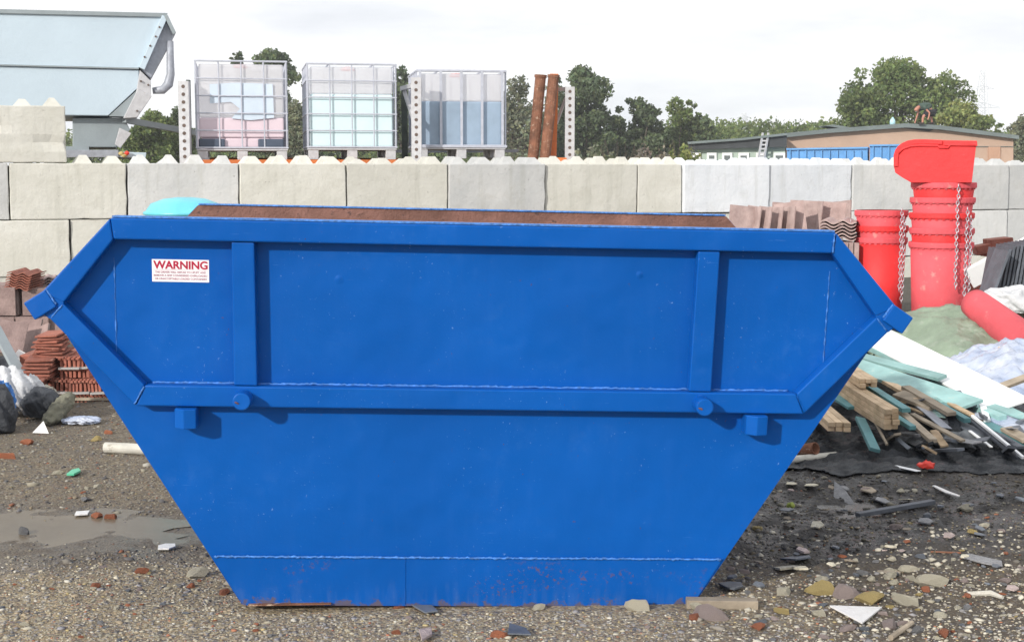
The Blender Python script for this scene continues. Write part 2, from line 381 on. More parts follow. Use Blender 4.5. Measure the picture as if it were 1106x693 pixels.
# ------------------------------------------------------------------ ground
def ground_mat():
    m, nt, bs, oc = newmat('gravel_and_mud')
    sep = nt.new('ShaderNodeSeparateXYZ'); nt.link(oc, sep.inputs[0]); X, Y = sep.outputs[0], sep.outputs[1]
    wob = nt.math('MULTIPLY', nt.math('SUBTRACT', nt.noise(oc, 2.2, 5, .6), .5), 1.6)
    v1 = nt.new('ShaderNodeTexVoronoi'); v1.inputs['Scale'].default_value = 80; nt.link(oc, v1.inputs['Vector'])
    v2 = nt.new('ShaderNodeTexVoronoi'); v2.inputs['Scale'].default_value = 170; nt.link(oc, v2.inputs['Vector'])
    s1 = nt.new('ShaderNodeSeparateColor'); nt.link(v1.outputs['Color'], s1.inputs[0])
    s2 = nt.new('ShaderNodeSeparateColor'); nt.link(v2.outputs['Color'], s2.inputs[0])
    pal = [(0, (.12, .10, .08)), (.2, (.27, .21, .13)), (.4, (.38, .30, .175)), (.6, (.17, .155, .145)), (.72, (.46, .385, .25)), (.87, (.34, .2, .13)), (.93, (.58, .54, .44))]
    grit = nt.mix(.5, nt.ramp(s1.outputs[0], pal, 'CONSTANT'), nt.ramp(s2.outputs[0], pal, 'CONSTANT'))
    mud = nt.ramp(nt.noise(oc, 9, 7, .7), [(.3, (.03, .026, .024)), (.55, (.072, .059, .052)), (.75, (.145, .123, .106))])
    dmud = nt.ramp(nt.noise(oc, 11, 8, .72), [(.35, (.015, .014, .014)), (.6, (.042, .037, .035)), (.8, (.1, .088, .08))])
    # grit near the camera, mud farther
    gf = nt.ramp(nt.math('ADD', Y, wob), [(0, 1.0), (.475, 1.0), (.56, .5), (.8, .3)])
    gfm = nt.math('DIVIDE', nt.math('ADD', Y, wob), 10.0); nt.link(gfm, gf.node.inputs[0])
    rx_ = nt.ramp(nt.math('ADD', nt.math('MULTIPLY', nt.math('ADD', X, wob), .25), .5), [(.58, 1.0), (.78, .22)])
    mud = nt.mix(rx_, nt.mix(1.0, mud, (.62, .6, .6), 'MULTIPLY'), mud)
    c = nt.mix(nt.math('MULTIPLY', gf, rx_), mud, grit)
    # dark churned wet ground right of the skip
    dx = nt.math('DIVIDE', nt.math('SUBTRACT', X, 1.25), 1.35); dy = nt.math('DIVIDE', nt.math('SUBTRACT', Y, 5.75), 1.05)
    d = nt.math('ADD', nt.math('MULTIPLY', dx, dx), nt.math('MULTIPLY', dy, dy))
    dk = nt.ramp(nt.math('ADD', d, nt.math('MULTIPLY', wob, .5)), [(.35, 1.0), (1.0, 0.0)])
    c = nt.mix(dk, c, dmud)
    # damp round the left puddle
    dx = nt.math('DIVIDE', nt.math('ADD', X, 2.0), 1.35); dy = nt.math('DIVIDE', nt.math('SUBTRACT', Y, 5.3), .62)
    d = nt.math('ADD', nt.math('MULTIPLY', dx, dx), nt.math('MULTIPLY', dy, dy))
    dp = nt.ramp(nt.math('ADD', d, nt.math('MULTIPLY', wob, .35)), [(.5, .8), (1.0, 0.0)])
    c = nt.mix(dp, c, (.115, .092, .07))
    far = nt.ramp(nt.math('DIVIDE', Y, 40.0), [(.3, 0.0), (.9, 1.0)]); c = nt.mix(far, c, (.17, .16, .12))
    nt.link(c, bs.inputs['Base Color'])
    wet = nt.math('MAXIMUM', nt.math('MULTIPLY', dk, .9), dp)
    rg = nt.math('SUBTRACT', .92, nt.math('MULTIPLY', wet, nt.ramp(nt.noise(oc, 5, 5, .6), [(.40, .15), (.56, .72)])))
    nt.link(rg, bs.inputs['Roughness'])
    b1 = nt.bump(nt.noise(oc, 14, 8, .72), .022, .8)
    b2 = nt.bump(nt.math('MULTIPLY', v1.outputs['Distance'], -1.0), .006, .8, b1); b3 = nt.bump(nt.noise(oc, 120, 4, .7), .004, .8, b2)
    nt.link(b3, bs.inputs['Normal']); return m
def axis(lo, hi, a, b, st):
    xs = list(np.arange(a, b+1e-6, st)); g = st; x = b
    while x < hi: g *= 1.35; x += g; xs.append(min(x, hi))
    g = st; x = a
    while x > lo: g *= 1.35; x -= g; xs.insert(0, max(x, lo))
    return np.array(xs)
xs = axis(-330, 330, -3.3, 3.4, .02); ys = axis(-40, 330, 3.5, 9.6, .02)
V = np.array([(x, y, gh(x, y)) for y in ys for x in xs]); nx, ny = len(xs), len(ys)
ii = np.arange((ny-1)*nx).reshape(ny-1, nx)[:, :-1].ravel()
Fg = np.stack([ii, ii+1, ii+nx+1, ii+nx], 1)
g = bpy.data.objects.new('ground', np_mesh('ground', V, Fg, None, [ground_mat()], True)); C.objects.link(g); tag(g, kind='structure')
# puddles: still, muddy water
def water_mat():
    m, nt, bs, oc = newmat('muddy_water')
    c = nt.ramp(nt.noise(oc, 2.5, 5, .6), [(.3, (.125, .098, .068)), (.7, (.185, .15, .105))]); nt.link(c, bs.inputs['Base Color'])
    bs.inputs['Roughness'].default_value = .24; bs.inputs['Specular IOR Level'].default_value = .15; nt.link(nt.bump(nt.noise(oc, 9, 3, .5), .004, .4), bs.inputs['Normal']); return m
wm = water_mat()
for (cx, cy, rx, ry, z) in ((-2.25, 5.33, 1.0, .52, -.0145), (1.3, 5.75, .6, .33, -.024)):
    mb = MB(); n = 60
    vs = [(cx, cy, z)]+[(cx+rx*math.cos(2*math.pi*k/n)*(1+.12*math.sin(5*k)), cy+ry*math.sin(2*math.pi*k/n), z) for k in range(n)]
    mb.add(vs, [(0, 1+k, 1+(k+1) % n) for k in range(n)]); o = mb.build('puddle', wm if cx < 0 else mat('dark_mud_water', (.05, .045, .042), .22, 0, .3, 4, .001, 20)); tag(o, kind='structure')
# raised yard level behind the retaining wall
X0, Y0, WA = -5.287, 14.85, math.radians(18.8); wc, ws = math.cos(WA), math.sin(WA); ZT = 1.475
def W(s, d, z): return Vector((X0+s*wc-d*ws, Y0+s*ws+d*wc, z))
bankm = mat('dry_stony_earth', (.3, .24, .16), .9, 0, .3, 2, .01, 9)
mb = MB(); mb.add([W(-9, .62, ZT-.03), W(26, .62, ZT-.03), W(24, 11, ZT-.03), W(-9, 11, ZT-.03), W(-9, .62, -.3), W(26, .62, -.3), W(24, 14, -.3), W(-9, 14, -.3)],
    [(0,1,2,3), (0,4,5,1), (3,2,6,7), (1,5,6,2), (0,3,7,4)]); o = mb.build('bank', bankm); tag(o, kind='structure')

# gravel: loose pebbles, past counting
ico = bmesh.new(); bmesh.ops.create_icosphere(ico, subdivisions=1, radius=1)
IV = np.array([v.co[:] for v in ico.verts]); IF = np.array([[v.index for v in f.verts] for f in ico.faces]); ico.free()
def pebbles(name, pts, sizes, cols, label=None):
    n = len(pts); sh = 1+.28*rng.standard_normal((n, len(IV), 1)).clip(-1.6, 1.6)
    scl = np.stack([rng.uniform(.7, 1.35, n), rng.uniform(.7, 1.35, n), rng.uniform(.35, .75, n)], 1)
    a = rng.uniform(0, 6.28, n); ca, sa = np.cos(a), np.sin(a)
    v = IV[None]*sh*scl[:, None, :]*sizes[:, None, None]
    x = v[..., 0]*ca[:, None]-v[..., 1]*sa[:, None]; y = v[..., 0]*sa[:, None]+v[..., 1]*ca[:, None]
    v = np.stack([x, y, v[..., 2]], -1)+pts[:, None, :]
    f = (IF[None]+(np.arange(n)*len(IV))[:, None, None]).reshape(-1, 3)
    cc = np.repeat(np.concatenate([cols, np.ones((n, 1))], 1), len(IV), 0)
    return np_mesh(name, v.reshape(-1, 3), f, cc)
def attr_mat(name, rough=.85):
    m, nt, bs, oc = newmat(name); at = nt.new('ShaderNodeAttribute', attribute_name='Col')
    c = nt.mix(nt.noise(oc, 90, 4, .6), at.outputs['Color'], (.5, .5, .5), 'OVERLAY'); nt.link(c, bs.inputs['Base Color'])
    bs.inputs['Roughness'].default_value = rough; nt.link(nt.bump(nt.noise(oc, 150, 4, .6), .003, .7), bs.inputs['Normal']); return m
palette = np.array([(.42,.38,.29),(.50,.46,.36),(.30,.27,.23),(.22,.21,.21),(.36,.29,.2),(.14,.13,.13),(.55,.52,.45),(.38,.16,.09),(.27,.26,.27),(.45,.36,.18)])
pw = np.array([.16,.1,.2,.14,.12,.1,.05,.03,.07,.03]); pw /= pw.sum()
pts = []; sz = []; cl = []
N = 0
while N < 46000:
    y = 3.75+5.2*random.random()**1.9; x = random.uniform(-1, 1)*(y*.39+.1)
    if -.85 < x < .62 and 4.34 < y < 5.95: continue
    dpud = ((x+2.05)/1.0)**2+((y-5.35)/.36)**2
    if dpud < 1 and random.random() < .93: continue
    near = y < 4.9
    pale = x > .55 and y < 5.4 and random.random() < .10
    dark = ((x-1.25)/1.3)**2+((y-5.75)/1.0)**2 < 1
    s = abs(random.gauss(0, 1))*.0021+.0021
    if random.random() < .05: s *= 1.9
    if random.random() < (.012 if x > .6 else .005): s *= 2.4
    if not near: s *= 1.25
    if pale: s *= 1.5
    c = palette[rng.choice(10, p=pw)]*random.uniform(.75, 1.1)
    if pale: c = np.array((.56, .52, .43))*random.uniform(.7, 1.1)
    if dark and not pale: c = c*random.uniform(.2, .65)
    elif not near: c = c*(.62 if not pale else .9)
    pts.append((x, y, gh(x, y)+s*.05)); sz.append(s); cl.append(c); N += 1
me = pebbles('gravel', np.array(pts), np.array(sz), np.array(cl)); me.materials.append(attr_mat('gravel_stones'))
o = bpy.data.objects.new('gravel', me); C.objects.link(o); tag(o, 'loose mixed grey and tan gravel spread over the yard ground', 'gravel', kind='stuff')

# ------------------------------------------------------------------ the blue skip
yaw, roll, T = R(3.4), R(1.3), .09
ex = Vector((math.cos(yaw)*math.cos(roll), math.sin(yaw)*math.cos(roll), -math.sin(roll)))
ey = Vector((0,0,1)).cross(ex).normalized(); ez = ex.cross(ey)
O = P(506, 243, 4.28); HS = 1.22; WD = 1.54
base = O + ex*.03 - ez*HS + ey*(WD/2)
RM = Matrix((ex, ey, ez)).transposed()
skip = empty('skip', base, 'large empty blue steel skip with sloping ends standing in the foreground', 'skip', M=RM)
def sp(x, v, off, far=False):   # point on the side face: off = outwards
    y = -WD/2+T*v-off
    return Vector((x, -y if far else y, HS-v))
def side(poly, o0, o1, far, mi=0, mb=None):
    mb = mb or MB(); mb.prism(poly, lambda p: sp(p[0], p[1], o0, far), lambda p: sp(p[0], p[1], o1, far), mi); return mb
hexp = [(-1.088,0),(1.088,0),(1.295,.225),(1.27,.305),(.716,HS),(-.716,HS),(-1.27,.305),(-1.295,.225)]
for far in (False, True):
    # plate: blue outside, rusty inside
    n = len(hexp); A = [sp(x, v, 0, far) for x, v in hexp]; B = [sp(x, v, -.007, far) for x, v in hexp]
    # subdivided outer sheet with slight dents
    mb = MB(); mb.add(A+B, [tuple(range(n))]+[(i, i+n, (i+1) % n+n, (i+1) % n) for i in range(n)], 0); mb.add(B, [tuple(range(n))], 1)
    o = mb.build('side_panel', [M['blue'], M['rustplate']], skip)
    side([(-1.09,-.002),(1.09,-.002),(1.082,.062),(-1.082,.062)], .052, .0015, far).build('top_rail', M['blue'], skip, bevel=.005)
    # flat capping strip that folds over the top edge
    c_ = MB(); c_.prism([(-1.085,-.006),(1.085,-.006),(1.085,-.001),(-1.085,-.001)], lambda p: sp(p[0], p[1]-.002, .05, far), lambda p: sp(p[0], p[1]-.002, -.012, far)); c_.build('rim_strip', M['bluechip'], skip)
    for s in (-1, 1):
        side([(s*1.0915,.0),(s*1.298,.225),(s*1.235,.255),(s*1.0835,.0625)], .05, .0015, far).build('sloping_rail', M['blue'], skip, bevel=.005)
        side([(s*1.236,.257),(s*1.278,.302),(s*1.0305,.568),(s*1.0015,.503)], .051, .0015, far).build('sloping_rail', M['blue'], skip, bevel=.005)
        side([(s*.67,.064),(s*.737,.064),(s*.734,.501),(s*.664,.501)], .046, .0015, far).build('rib', M['blue'], skip, bevel=.004)
        # lifting pin
        c0 = sp(s*.703, .54, .045, far); c1 = sp(s*.703, .54, .115, far)
        p = MB(); p.tube([c0, c1], .027, 24); o = p.build('lifting_pin', [M['blue'], M['rust']], skip, bevel=.004)
        p = MB(); p.tube([sp(s*.703-.014, .545, .1152, far), sp(s*.703-.0145, .546, .1162, far)], [.008, .005], 7); p.build('pin_rust', M['rust'], o, recenter=False)
        # small angle bracket under the rail
        pb = MB(); pl = [(-.033, 0), (-.033, .062), (.0-.003, .086), (.033, .074), (.033, 0)]
        top = [sp(s*.878+a, .572, b, far) for a, b in pl]; bot = [sp(s*.878+a, .634, b, far) for a, b in pl]
        pb.add(top+bot, [(0,1,2,3,4), (9,8,7,6,5)]+[(i, i+5, (i+1) % 5+5, (i+1) % 5) for i in range(5)]); pb.build('bracket', M['blue'], skip, bevel=.003)
        # weld beads round the bracket edges and the end plate seam
        wb = MB(); pts = []
        for k in range(30):
            v = .12+.3*k/29; pts.append(sp(s*(1.093)+random.gauss(0, .0004), v, .001, far))
        wb.tube(pts, [.0009+.002*(random.random() < .3) for _ in pts], 6); wb.build('weld_bead', M['bluechip'], skip, smooth=True)
    side([(-1.0295,.5685),(1.0295,.5685),(1.0005,.503),(-1.0005,.503)], .0505, .0015, far).build('middle_rail', M['blue'], skip, bevel=.005)
    # welds: low lap seam, seam along the middle rail, vertical seam
    def bead(pa, pb, nseg, r, matk='bluechip', jit=.0006):
        wb = MB(); pts = []
        for k in range(nseg+1):
            t_ = k/nseg; pts.append(sp(pa[0]+(pb[0]-pa[0])*t_, pa[1]+(pb[1]-pa[1])*t_+random.gauss(0, jit), pa[2]+(pb[2]-pa[2])*t_, far))
        wb.tube(pts, [r*random.uniform(.6, 1.25) for _ in pts], 6); return wb.build('weld_bead', M[matk], skip, smooth=True)
    bead((-.805, 1.058, .0075), (.805, 1.058, .0075), 300, .0038, 'bluechip', .0010)
    bead((-.985, .501, .004), (.985, .501, .004), 240, .0036, 'bluechip', .0009)
    bead((-1.270, .298, .05), (-1.238, .262, .0525), 10, .0025); bead((1.270, .298, .05), (1.238, .262, .0525), 10, .0025)
    bead((-1.032, .562, .052), (-1.003, .508, .052), 14, .003); bead((1.032, .562, .052), (1.003, .508, .052), 14, .0022, 'blue')
    bead((1.085, .003, .053), (1.083, .06, .053), 14, .003)
    side([(-.812,1.056),(.812,1.056),(.7165,HS+.001),(-.7165,HS+.001)], .006, .0012, far).build('lap_plate', M['blue'], skip, bevel=.0015)
    bead((-.207, 1.066, .0066), (-.205, 1.214, .0066), 20, .0016, 'blue', .0003)
for s in (-1, 1):
    # end plates from floor to cross bar
    y0 = -WD/2; a = [(s*1.274, y0+T*.305, HS-.305), (s*1.274, -y0-T*.305, HS-.305), (s*.722, -y0-T*HS, 0), (s*.722, y0+T*HS, 0)]
    nrm = Vector((-s*.9, 0, .5))*.007; b = [Vector(p)+nrm for p in a]
    mb = MB(); mb.add(a+b, [(0,1,2,3)]+[(i, i+4, (i+1) % 4+4, (i+1) % 4) for i in range(4)], 0); mb.add(b, [(0,1,2,3)], 1); mb.build('end_panel', [M['blue'], M['rustplate']], skip)
    ang = R(33)*s
    rot = Matrix.Rotation(ang, 3, 'Y')
    cb = MB(); cb.box((s*1.302, 0, HS-.262), (.076, WD+.07, .060), rot); cb.build('cross_bar', M['blue'], skip, bevel=.004)
    wb = MB(); cpt = Vector((s*1.302, -WD/2-.029, HS-.262))
    wb.tube([cpt+rot @ Vector((s*-.040, 0, .028-.05*k/12))+Vector((random.gauss(0,.0008), 0, 0)) for k in range(13)], .003, 6); wb.build('weld_bead', M['bluechip'], skip)
    for far in (False, True): side([(s*1.296,.222),(s*1.332,.262),(s*1.277,.306),(s*1.2345,.2575),(s*1.2335,.254)], .0475, .002, far).build('corner_gusset', M['blue'], skip, bevel=.003)
fl = MB(); fl.box((0, 0, .006), (1.436, WD-2*T*HS-.004, .008)); fl.build('floor_plate', M['rustplate'], skip)
# bent lip of the base plate, front left, lifting off the ground
lip = MB(); yb = -WD/2+T*HS
lip.bar((-.70, yb-.012, .004), (-.44, yb-.010, .009), .02, .004); lip.build('base_lip', M['rust'], skip)
# dents: a few pushed-out dimples on the big panel
for (x, v, r) in ((-.42, .17, .012), (.5, .14, .010)):
    d = MB(); d.lathe(sp(x, v, -.001), [(r*1.6, 0), (r*1.2, .0008), (r*.7, .0026), (.0005, .0038)], 16, Matrix.Rotation(R(90), 3, 'X')); d.build('dent', M['blue'], skip, smooth=True)
# white chips and paint nicks
for (px_, py_) in ((101, 380), (111, 362), (134, 386)):
    pass
# warning sticker
sx0, sx1, v0, v1 = -.951-.03, -.781-.03, .122, .19
st = side([(sx0, v0), (sx1, v0), (sx1, v1), (sx0, v1)], .0016, .0008, False); stick = st.build('warning_sticker', M['white_sticker'], skip)
def text(body, size, x, v, wdt, matk, bold=0, sy=1.0):
    cu = bpy.data.curves.new('lettering', 'FONT'); cu.body = body; cu.size = size; cu.offset = bold; cu.extrude = .0002
    t = bpy.data.objects.new('lettering', cu); C.objects.link(t); bpy.context.view_layer.update()
    me = bpy.data.meshes.new_from_object(t.evaluated_get(bpy.context.evaluated_depsgraph_get())); bpy.data.objects.remove(t)
    me.name = 'lettering'; xs_ = [q.co.x for q in me.vertices]; k = wdt/(max(xs_)-min(xs_)); mn = min(xs_)
    for q in me.vertices:
        a, b, c = q.co; q.co = sp(x+(a-mn)*k, v-b*sy, .0022+c)
    me.materials.append(M[matk]); o = bpy.data.objects.new('lettering', me); C.objects.link(o); o.parent = stick
text('WARNING', .033, sx0+.004, v0+.0278, .162, 'red_ink', .0010)
text('THE DRIVER WILL REFUSE TO UPLIFT AND', .0085, sx0+.009, v0+.0415, .152, 'pink_ink', .0001)
text('REMOVE A SKIP CONSIDERED OVERLOADED', .0085, sx0+.005, v0+.0515, .160, 'pink_ink', .0001)
text('OR UNACCEPTABLE LOADED CONTAINERS', .0085, sx0+.008, v0+.0615, .155, 'pink_ink', .0001)
ln = side([(sx0+.004, v0+.0315), (sx1-.004, v0+.0315), (sx1-.004, v0+.0321), (sx0+.004, v0+.0321)], .0024, .0018, False); ln.build('ruled_line', M['pink_ink'], stick)

# ------------------------------------------------------------------ interlocking concrete block wall
BL = 1.2; BH = .6
def block_mesh(L, studs, seed, rough=0):
    bm = bmesh.new(); bmesh.ops.create_cube(bm, size=1)
    bmesh.ops.scale(bm, vec=(L-.012, .6, BH-.006), verts=bm.verts)
    bmesh.ops.bevel(bm, geom=list(bm.edges), offset=.012, segments=2, profile=.6, affect='EDGES')
    for ax, cnt in ((0, int(L/.1)), (1, 5), (2, 6)):
        ln_ = (L-.012, .6, BH-.006)[ax]-.04
        for k in range(1, cnt):
            co_ = [0, 0, 0]; no_ = [0, 0, 0]; co_[ax] = -ln_/2+ln_*k/cnt; no_[ax] = 1
            bmesh.ops.bisect_plane(bm, geom=bm.verts[:]+bm.edges[:]+bm.faces[:], plane_co=co_, plane_no=no_)
    for v in bm.verts:
        c = v.co; e = sum((abs(c.x) > L/2-.03, abs(c.y) > .27, abs(c.z) > .27))
        d = noise.noise(c*3+Vector((seed, 0, 0)))*.003
        if e >= 2: d -= max(0, noise.noise(c*9+Vector((seed*3, 5, 0))))*.02
        if rough and -.12 < c.z < .12 and c.y < 0: d -= rough*max(0, noise.noise(Vector((c.x*3, seed, c.z*9))))*.05
        v.co += c.normalized()*d
    if studs:
        for i in range(int(round(L/.3))):
            for j in (-.15, .15):
                rr_ = random.Random(seed*50+i*3+int(j*10)); x = -L/2+.15+.3*i+rr_.gauss(0, .008); z = BH/2-.008; b = .098+rr_.gauss(0, .004); t = .03+rr_.uniform(-.006, .012); h = .086+rr_.gauss(0, .007)-(.03 if rr_.random() < .12 else 0)
                vs = [bm.verts.new((x+a*b, j+c*b, z)) for a, c in ((-1,-1),(1,-1),(1,1),(-1,1))]+[bm.verts.new((x+a*t, j+c*t, z+h)) for a, c in ((-1,-1),(1,-1),(1,1),(-1,1))]
                for k in range(4): bm.faces.new((vs[k], vs[(k+1) % 4], vs[(k+1) % 4+4], vs[k+4]))
                bm.faces.new(vs[4:])
    bmesh.ops.recalc_face_normals(bm, faces=bm.faces)
    me = bpy.data.meshes.new('concrete_block'); bm.to_mesh(me); bm.free(); return me
bcache = {}
def block(s0, L, top, mk, studs, label, yoff=0, rough=0, seed=0):
    key = (L, studs, seed, rough, mk)
    if key not in bcache:
        me = block_mesh(L, studs, seed, rough); me.materials.append(M[mk]); bcache[key] = me
    o = bpy.data.objects.new('concrete_block', bcache[key]); C.objects.link(o)
    o.location = W(s0+L/2, .3+yoff, top-BH/2); o.rotation_euler = (random.gauss(0, .002), 0, WA+random.gauss(0, .004))
    tag(o, label, 'concrete block', 'interlocking concrete wall blocks')
    return o
seq = [(-2.4,1.2,'conc_cream','top-course cream concrete block beyond the left edge below the raised block'),
 (-1.2,1.2,'conc_grey','grey concrete block in the top course at the far left edge of the photo'),
 (0,1.2,'conc_cream','cream concrete block in the top course, under and right of the raised block'),
 (1.2,1.2,'conc_grey','pale grey concrete block in the top course left of the first caged tank'),
 (2.4,1.2,'conc_cream','cream concrete block in the top course below the gap between first two tanks'),
 (3.6,1.2,'conc_cream','cream concrete block in the top course below the pale aqua tank'),
 (4.8,1.2,'conc_grey','stained grey concrete block in the top course below the blue liquid tank'),
 (6.0,1.2,'conc_cream','cream concrete block in the top course right of the rusty leaning pipes'),
 (7.2,.6,'conc_cream','half-length cream concrete block in the top course of the wall'),
 (7.8,1.2,'conc_blue','cool white concrete block in the top course below the cabin windows'),
 (9.0,1.2,'conc_blue','cool white concrete block in the top course, below the blue container'),
 (10.2,1.2,'conc_grey','pale concrete block in the top course left of the red chute hopper'),
 (11.4,1.2,'conc_grey','white concrete block in the top course just right of the red chute hopper'),
 (12.6,1.2,'conc_grey','white concrete block in the top course cut by the right edge of the photo'),
 (13.8,1.2,'conc_grey','white concrete block in the top course beyond the right edge'),]
for i, (s, L, mk, lab) in enumerate(seq): block(s, L, ZT, mk, True, lab, random.gauss(0, .012), seed=i % 4)
block(-.6, 1.2, ZT+BH, 'conc_cream', True, 'cream concrete block raised on top of the wall, rough crack across its face', .0, rough=2.2, seed=9)
block(-1.8, 1.2, ZT+BH, 'conc_cream', True, 'cream concrete block raised on the wall, beyond the left edge', .0, rough=1, seed=8)
for i in range(14):
    s = -1.8+1.2*i
    pos = ('second-course concrete block at the far left above the pink tile packs' if i == 1 else 'second-course cream concrete block above the terracotta tiles, left of the skip' if i == 2 else
        'second-course concrete block seen behind the left shoulder of the skip' if i == 3 else 'second-course white concrete block behind the orange tiles at the right edge' if i == 11 else
        'second-course concrete block hidden low behind the blue skip' if 3 < i < 9 else 'second-course concrete block behind the red chutes' if i in (9, 10) else 'second-course concrete block beyond the frame edge')
    block(s, 1.2, ZT-BH, 'conc_cream' if i < 9 else 'conc_grey', False, pos, random.gauss(0, .008), seed=(i+1) % 4)
for i in range(13):
    block(-1.2+1.2*i, 1.2, ZT-2*BH, 'conc_cream', False, 'bottom-course concrete block at the foot of the wall, mostly hidden', 0, seed=i % 4)

# ------------------------------------------------------------------ steel hopper on the left, behind the wall
YH = 17.3
hop = empty('steel_hopper', P(60, 172, YH), 'big pale grey steel tipping hopper on a frame behind the wall at left', 'hopper')
hb = Vector(hop.location)
HA = R(16); hu = Vector((math.cos(HA), math.sin(HA), 0)); hn = Vector((-math.sin(HA), math.cos(HA), 0)); HQ = P(190, 60, YH)
CAMP = Vector((0, 0, H))
def hp(px, py, dy=0):
    r_ = ray(px, py); k = (HQ-CAMP).dot(hn)/r_.dot(hn); return CAMP+r_*k+hn*dy-hb
def hprism(poly, d0, d1): 
    m_ = MB(); m_.prism(poly, lambda p: hp(p[0], p[1], d0), lambda p: hp(p[0], p[1], d1)); return m_
hprism([(-170,8),(176,17),(150,74),(-170,66)], 0, 2.2).build('upper_body', M['hopper'], hop, bevel=.01)
hprism([(-170,67),(150,75.5),(150,94),(117,125),(-170,122)], .01, 2.19).build('lower_body', M['hopper'], hop, bevel=.01)
hprism([(-170,65.5),(150,73.5),(150,75),(-170,67)], -.02, 0).build('seam_strip', M['hopper_dark'], hop)
hprism([(-170,6),(181,14.5),(180,19),(-170,11)], -.03, 2.2).build('top_rim', M['hopper_dark'], hop, bevel=.005)
hprism([(178,16),(190,36),(163,85),(151,74)], .05, 2.1).build('end_flange', M['galv'], hop, bevel=.01)
hprism([(175,17),(181,19),(156,76),(150,73)], -.05, .05).build('end_rib', M['hopper'], hop, bevel=.005)
hprism([(181,17),(190,36),(187,38),(177,18)], -.06, .05).build('end_rib', M['hopper_dark'], hop, bevel=.005)
arm = [(184,44),(184,60),(184.5,80),(182,91),(176,97),(165,98)]
m_ = MB(); m_.tube([hp(x, y, .05) for x, y in arm], [.04,.045,.05,.06,.055,.04], 8); m_.build('lifting_hook', M['galv'], hop, smooth=True)
hprism([(151,76),(163,88),(163,104),(147,100)], -.03, 1.2).build('hinge_plate', M['galv_light'], hop, bevel=.005)
hprism([(149,96),(164,104),(148,127),(133,128)], -.04, .5).build('gusset', M['galv_light'], hop, bevel=.005)
hprism([(117.5,125.5),(150.5,95),(140,126)], .02, .5).build('end_wedge', M['hopper_dark'], hop)
hprism([(78,127),(134,127),(141,140),(126,159),(78,159)], .15, 1.9).build('base_box', M['hopper_dark'], hop, bevel=.01)
hprism([(129,138),(142,144),(130,160),(124,156)], .0, .14).build('gusset', M['galv_light'], hop, bevel=.005)
hprism([(-170,163),(128,162),(128,170),(-170,171)], -.1, .1).build('frame_rail', M['galv'], hop, bevel=.005)
hprism([(128.5,164),(158,165),(157,171),(128.5,170)], -.08, 1.9).build('frame_rail', M['hopper'], hop, bevel=.005)
hprism([(70,158),(96,158),(96,162),(70,162)], 0, 1.9).build('frame_plate', M['hopper_dark'], hop)
m_ = MB()
for (a, b) in ((131,166),(134,168)): m_.lathe(hp(a, b, -.12), [(0,-.03),(.035,-.01),(.035,.01),(0,.03)], 10)
m_.build('tail_lamp', M['yellowstone'], hop, smooth=True)
m_ = MB(); m_.lathe(hp(137, 165.5, -.13), [(0,-.03),(.03,-.01),(.03,.01),(0,.03)], 10); m_.build('tail_lamp', M['redtape'], hop, smooth=True)
m_ = MB(); m_.bar(hp(134,129,.1), hp(218,142,.9), .08, .07); m_.build('drawbar', M['hopper_dark'], hop)
m_ = MB()
for (x, y) in ((172,30),(168,40),(162,50),(156,62),(152,88),(160,92),(148,120)): m_.tube([hp(x, y, -.062), hp(x, y, -.03)], .012, 8)
m_.build('bolts', M['hole'], hop)

# ------------------------------------------------------------------ pallet racking, tanks
YR = 17.75
def post(mb_, mh, px, py0, py1, Y, wd=.115):
    a = P(px, py0, Y); b = P(px, py1, Y); b.x = a.x
    mb_.box((a+b)/2, (wd, .08, a.z-b.z)); n = int((a.z-b.z)/.088)
    for k in range(n):
        z = a.z-.06-k*.088; mh.tube([(a.x, Y-.0425, z), (a.x, Y-.0395, z)], .021, 10, mi=1)
rk = empty('pallet_rack', P(320, 180, YR), 'galvanised pallet rack with orange beam and perforated posts under the three tanks', 'racking')
rb = Vector(rk.location)
def ent(m_, name, mt, **k):
    m_.v = [v-rb for v in m_.v]; return m_.build(name, mt, rk, **k)
for (px, t, b) in ((198.5, 88, 178), (449.5, 84, 180)):
    a_ = MB(); post(a_, a_, px, t, b, YR-.72 if px > 300 else YR-1.5, .12); ent(a_, 'upright', [M['galv_light'], M['hole']])
a_ = MB(); a_.box(P(204.5, 134, YR-1.4), (.03, .1, 1.0)); ent(a_, 'rear_channel', M['dark_steel'])
a_ = MB(); a_.box((P(437, 93, YR-.1)+P(437, 180, YR-.1))/2, (.07, .07, P(437, 93, YR).z-P(437, 180, YR).z)); ent(a_, 'rear_upright', M['dark_steel'])
a_ = MB(); a_.bar(P(434, 96, YR-.1), P(448, 92, YR-.72), .05, .05); a_.bar(P(436, 97, YR-.1), P(447, 130, YR-.72), .04, .04); ent(a_, 'brace', M['galv_light'])
a_ = MB(); a_.bar(P(205, 176.5, YR-1.4), P(446, 176.5, YR-.65), .06, .085); a_.bar(P(205, 174, YR-.3), P(446, 174.5, YR+.4), .06, .085); ent(a_, 'beam', M['orange'], bevel=.004)
a_ = MB(); a_.bar(P(424, 163.5, YR+.9), P(445, 163.5, YR+.9), .05, .04); a_.bar(P(452, 163.5, YR+1.1), P(560, 163, YR+1.1), .05, .04); ent(a_, 'rear_rail', M['galv'])
rk2 = empty('pallet_rack', P(600, 180, YR), 'orange and grey rack end frame with perforated post right of the rusty pipes', 'racking'); rb = Vector(rk2.location); rk = rk2
a_ = MB(); post(a_, a_, 615.5, 94, 180, YR+.3, .12); ent(a_, 'upright', [M['galv_light'], M['hole']])
a_ = MB(); a_.bar(P(598.5, 80, YR+.35), P(596, 180, YR+.35), .09, .11); ent(a_, 'orange_post', M['orange'], bevel=.004)
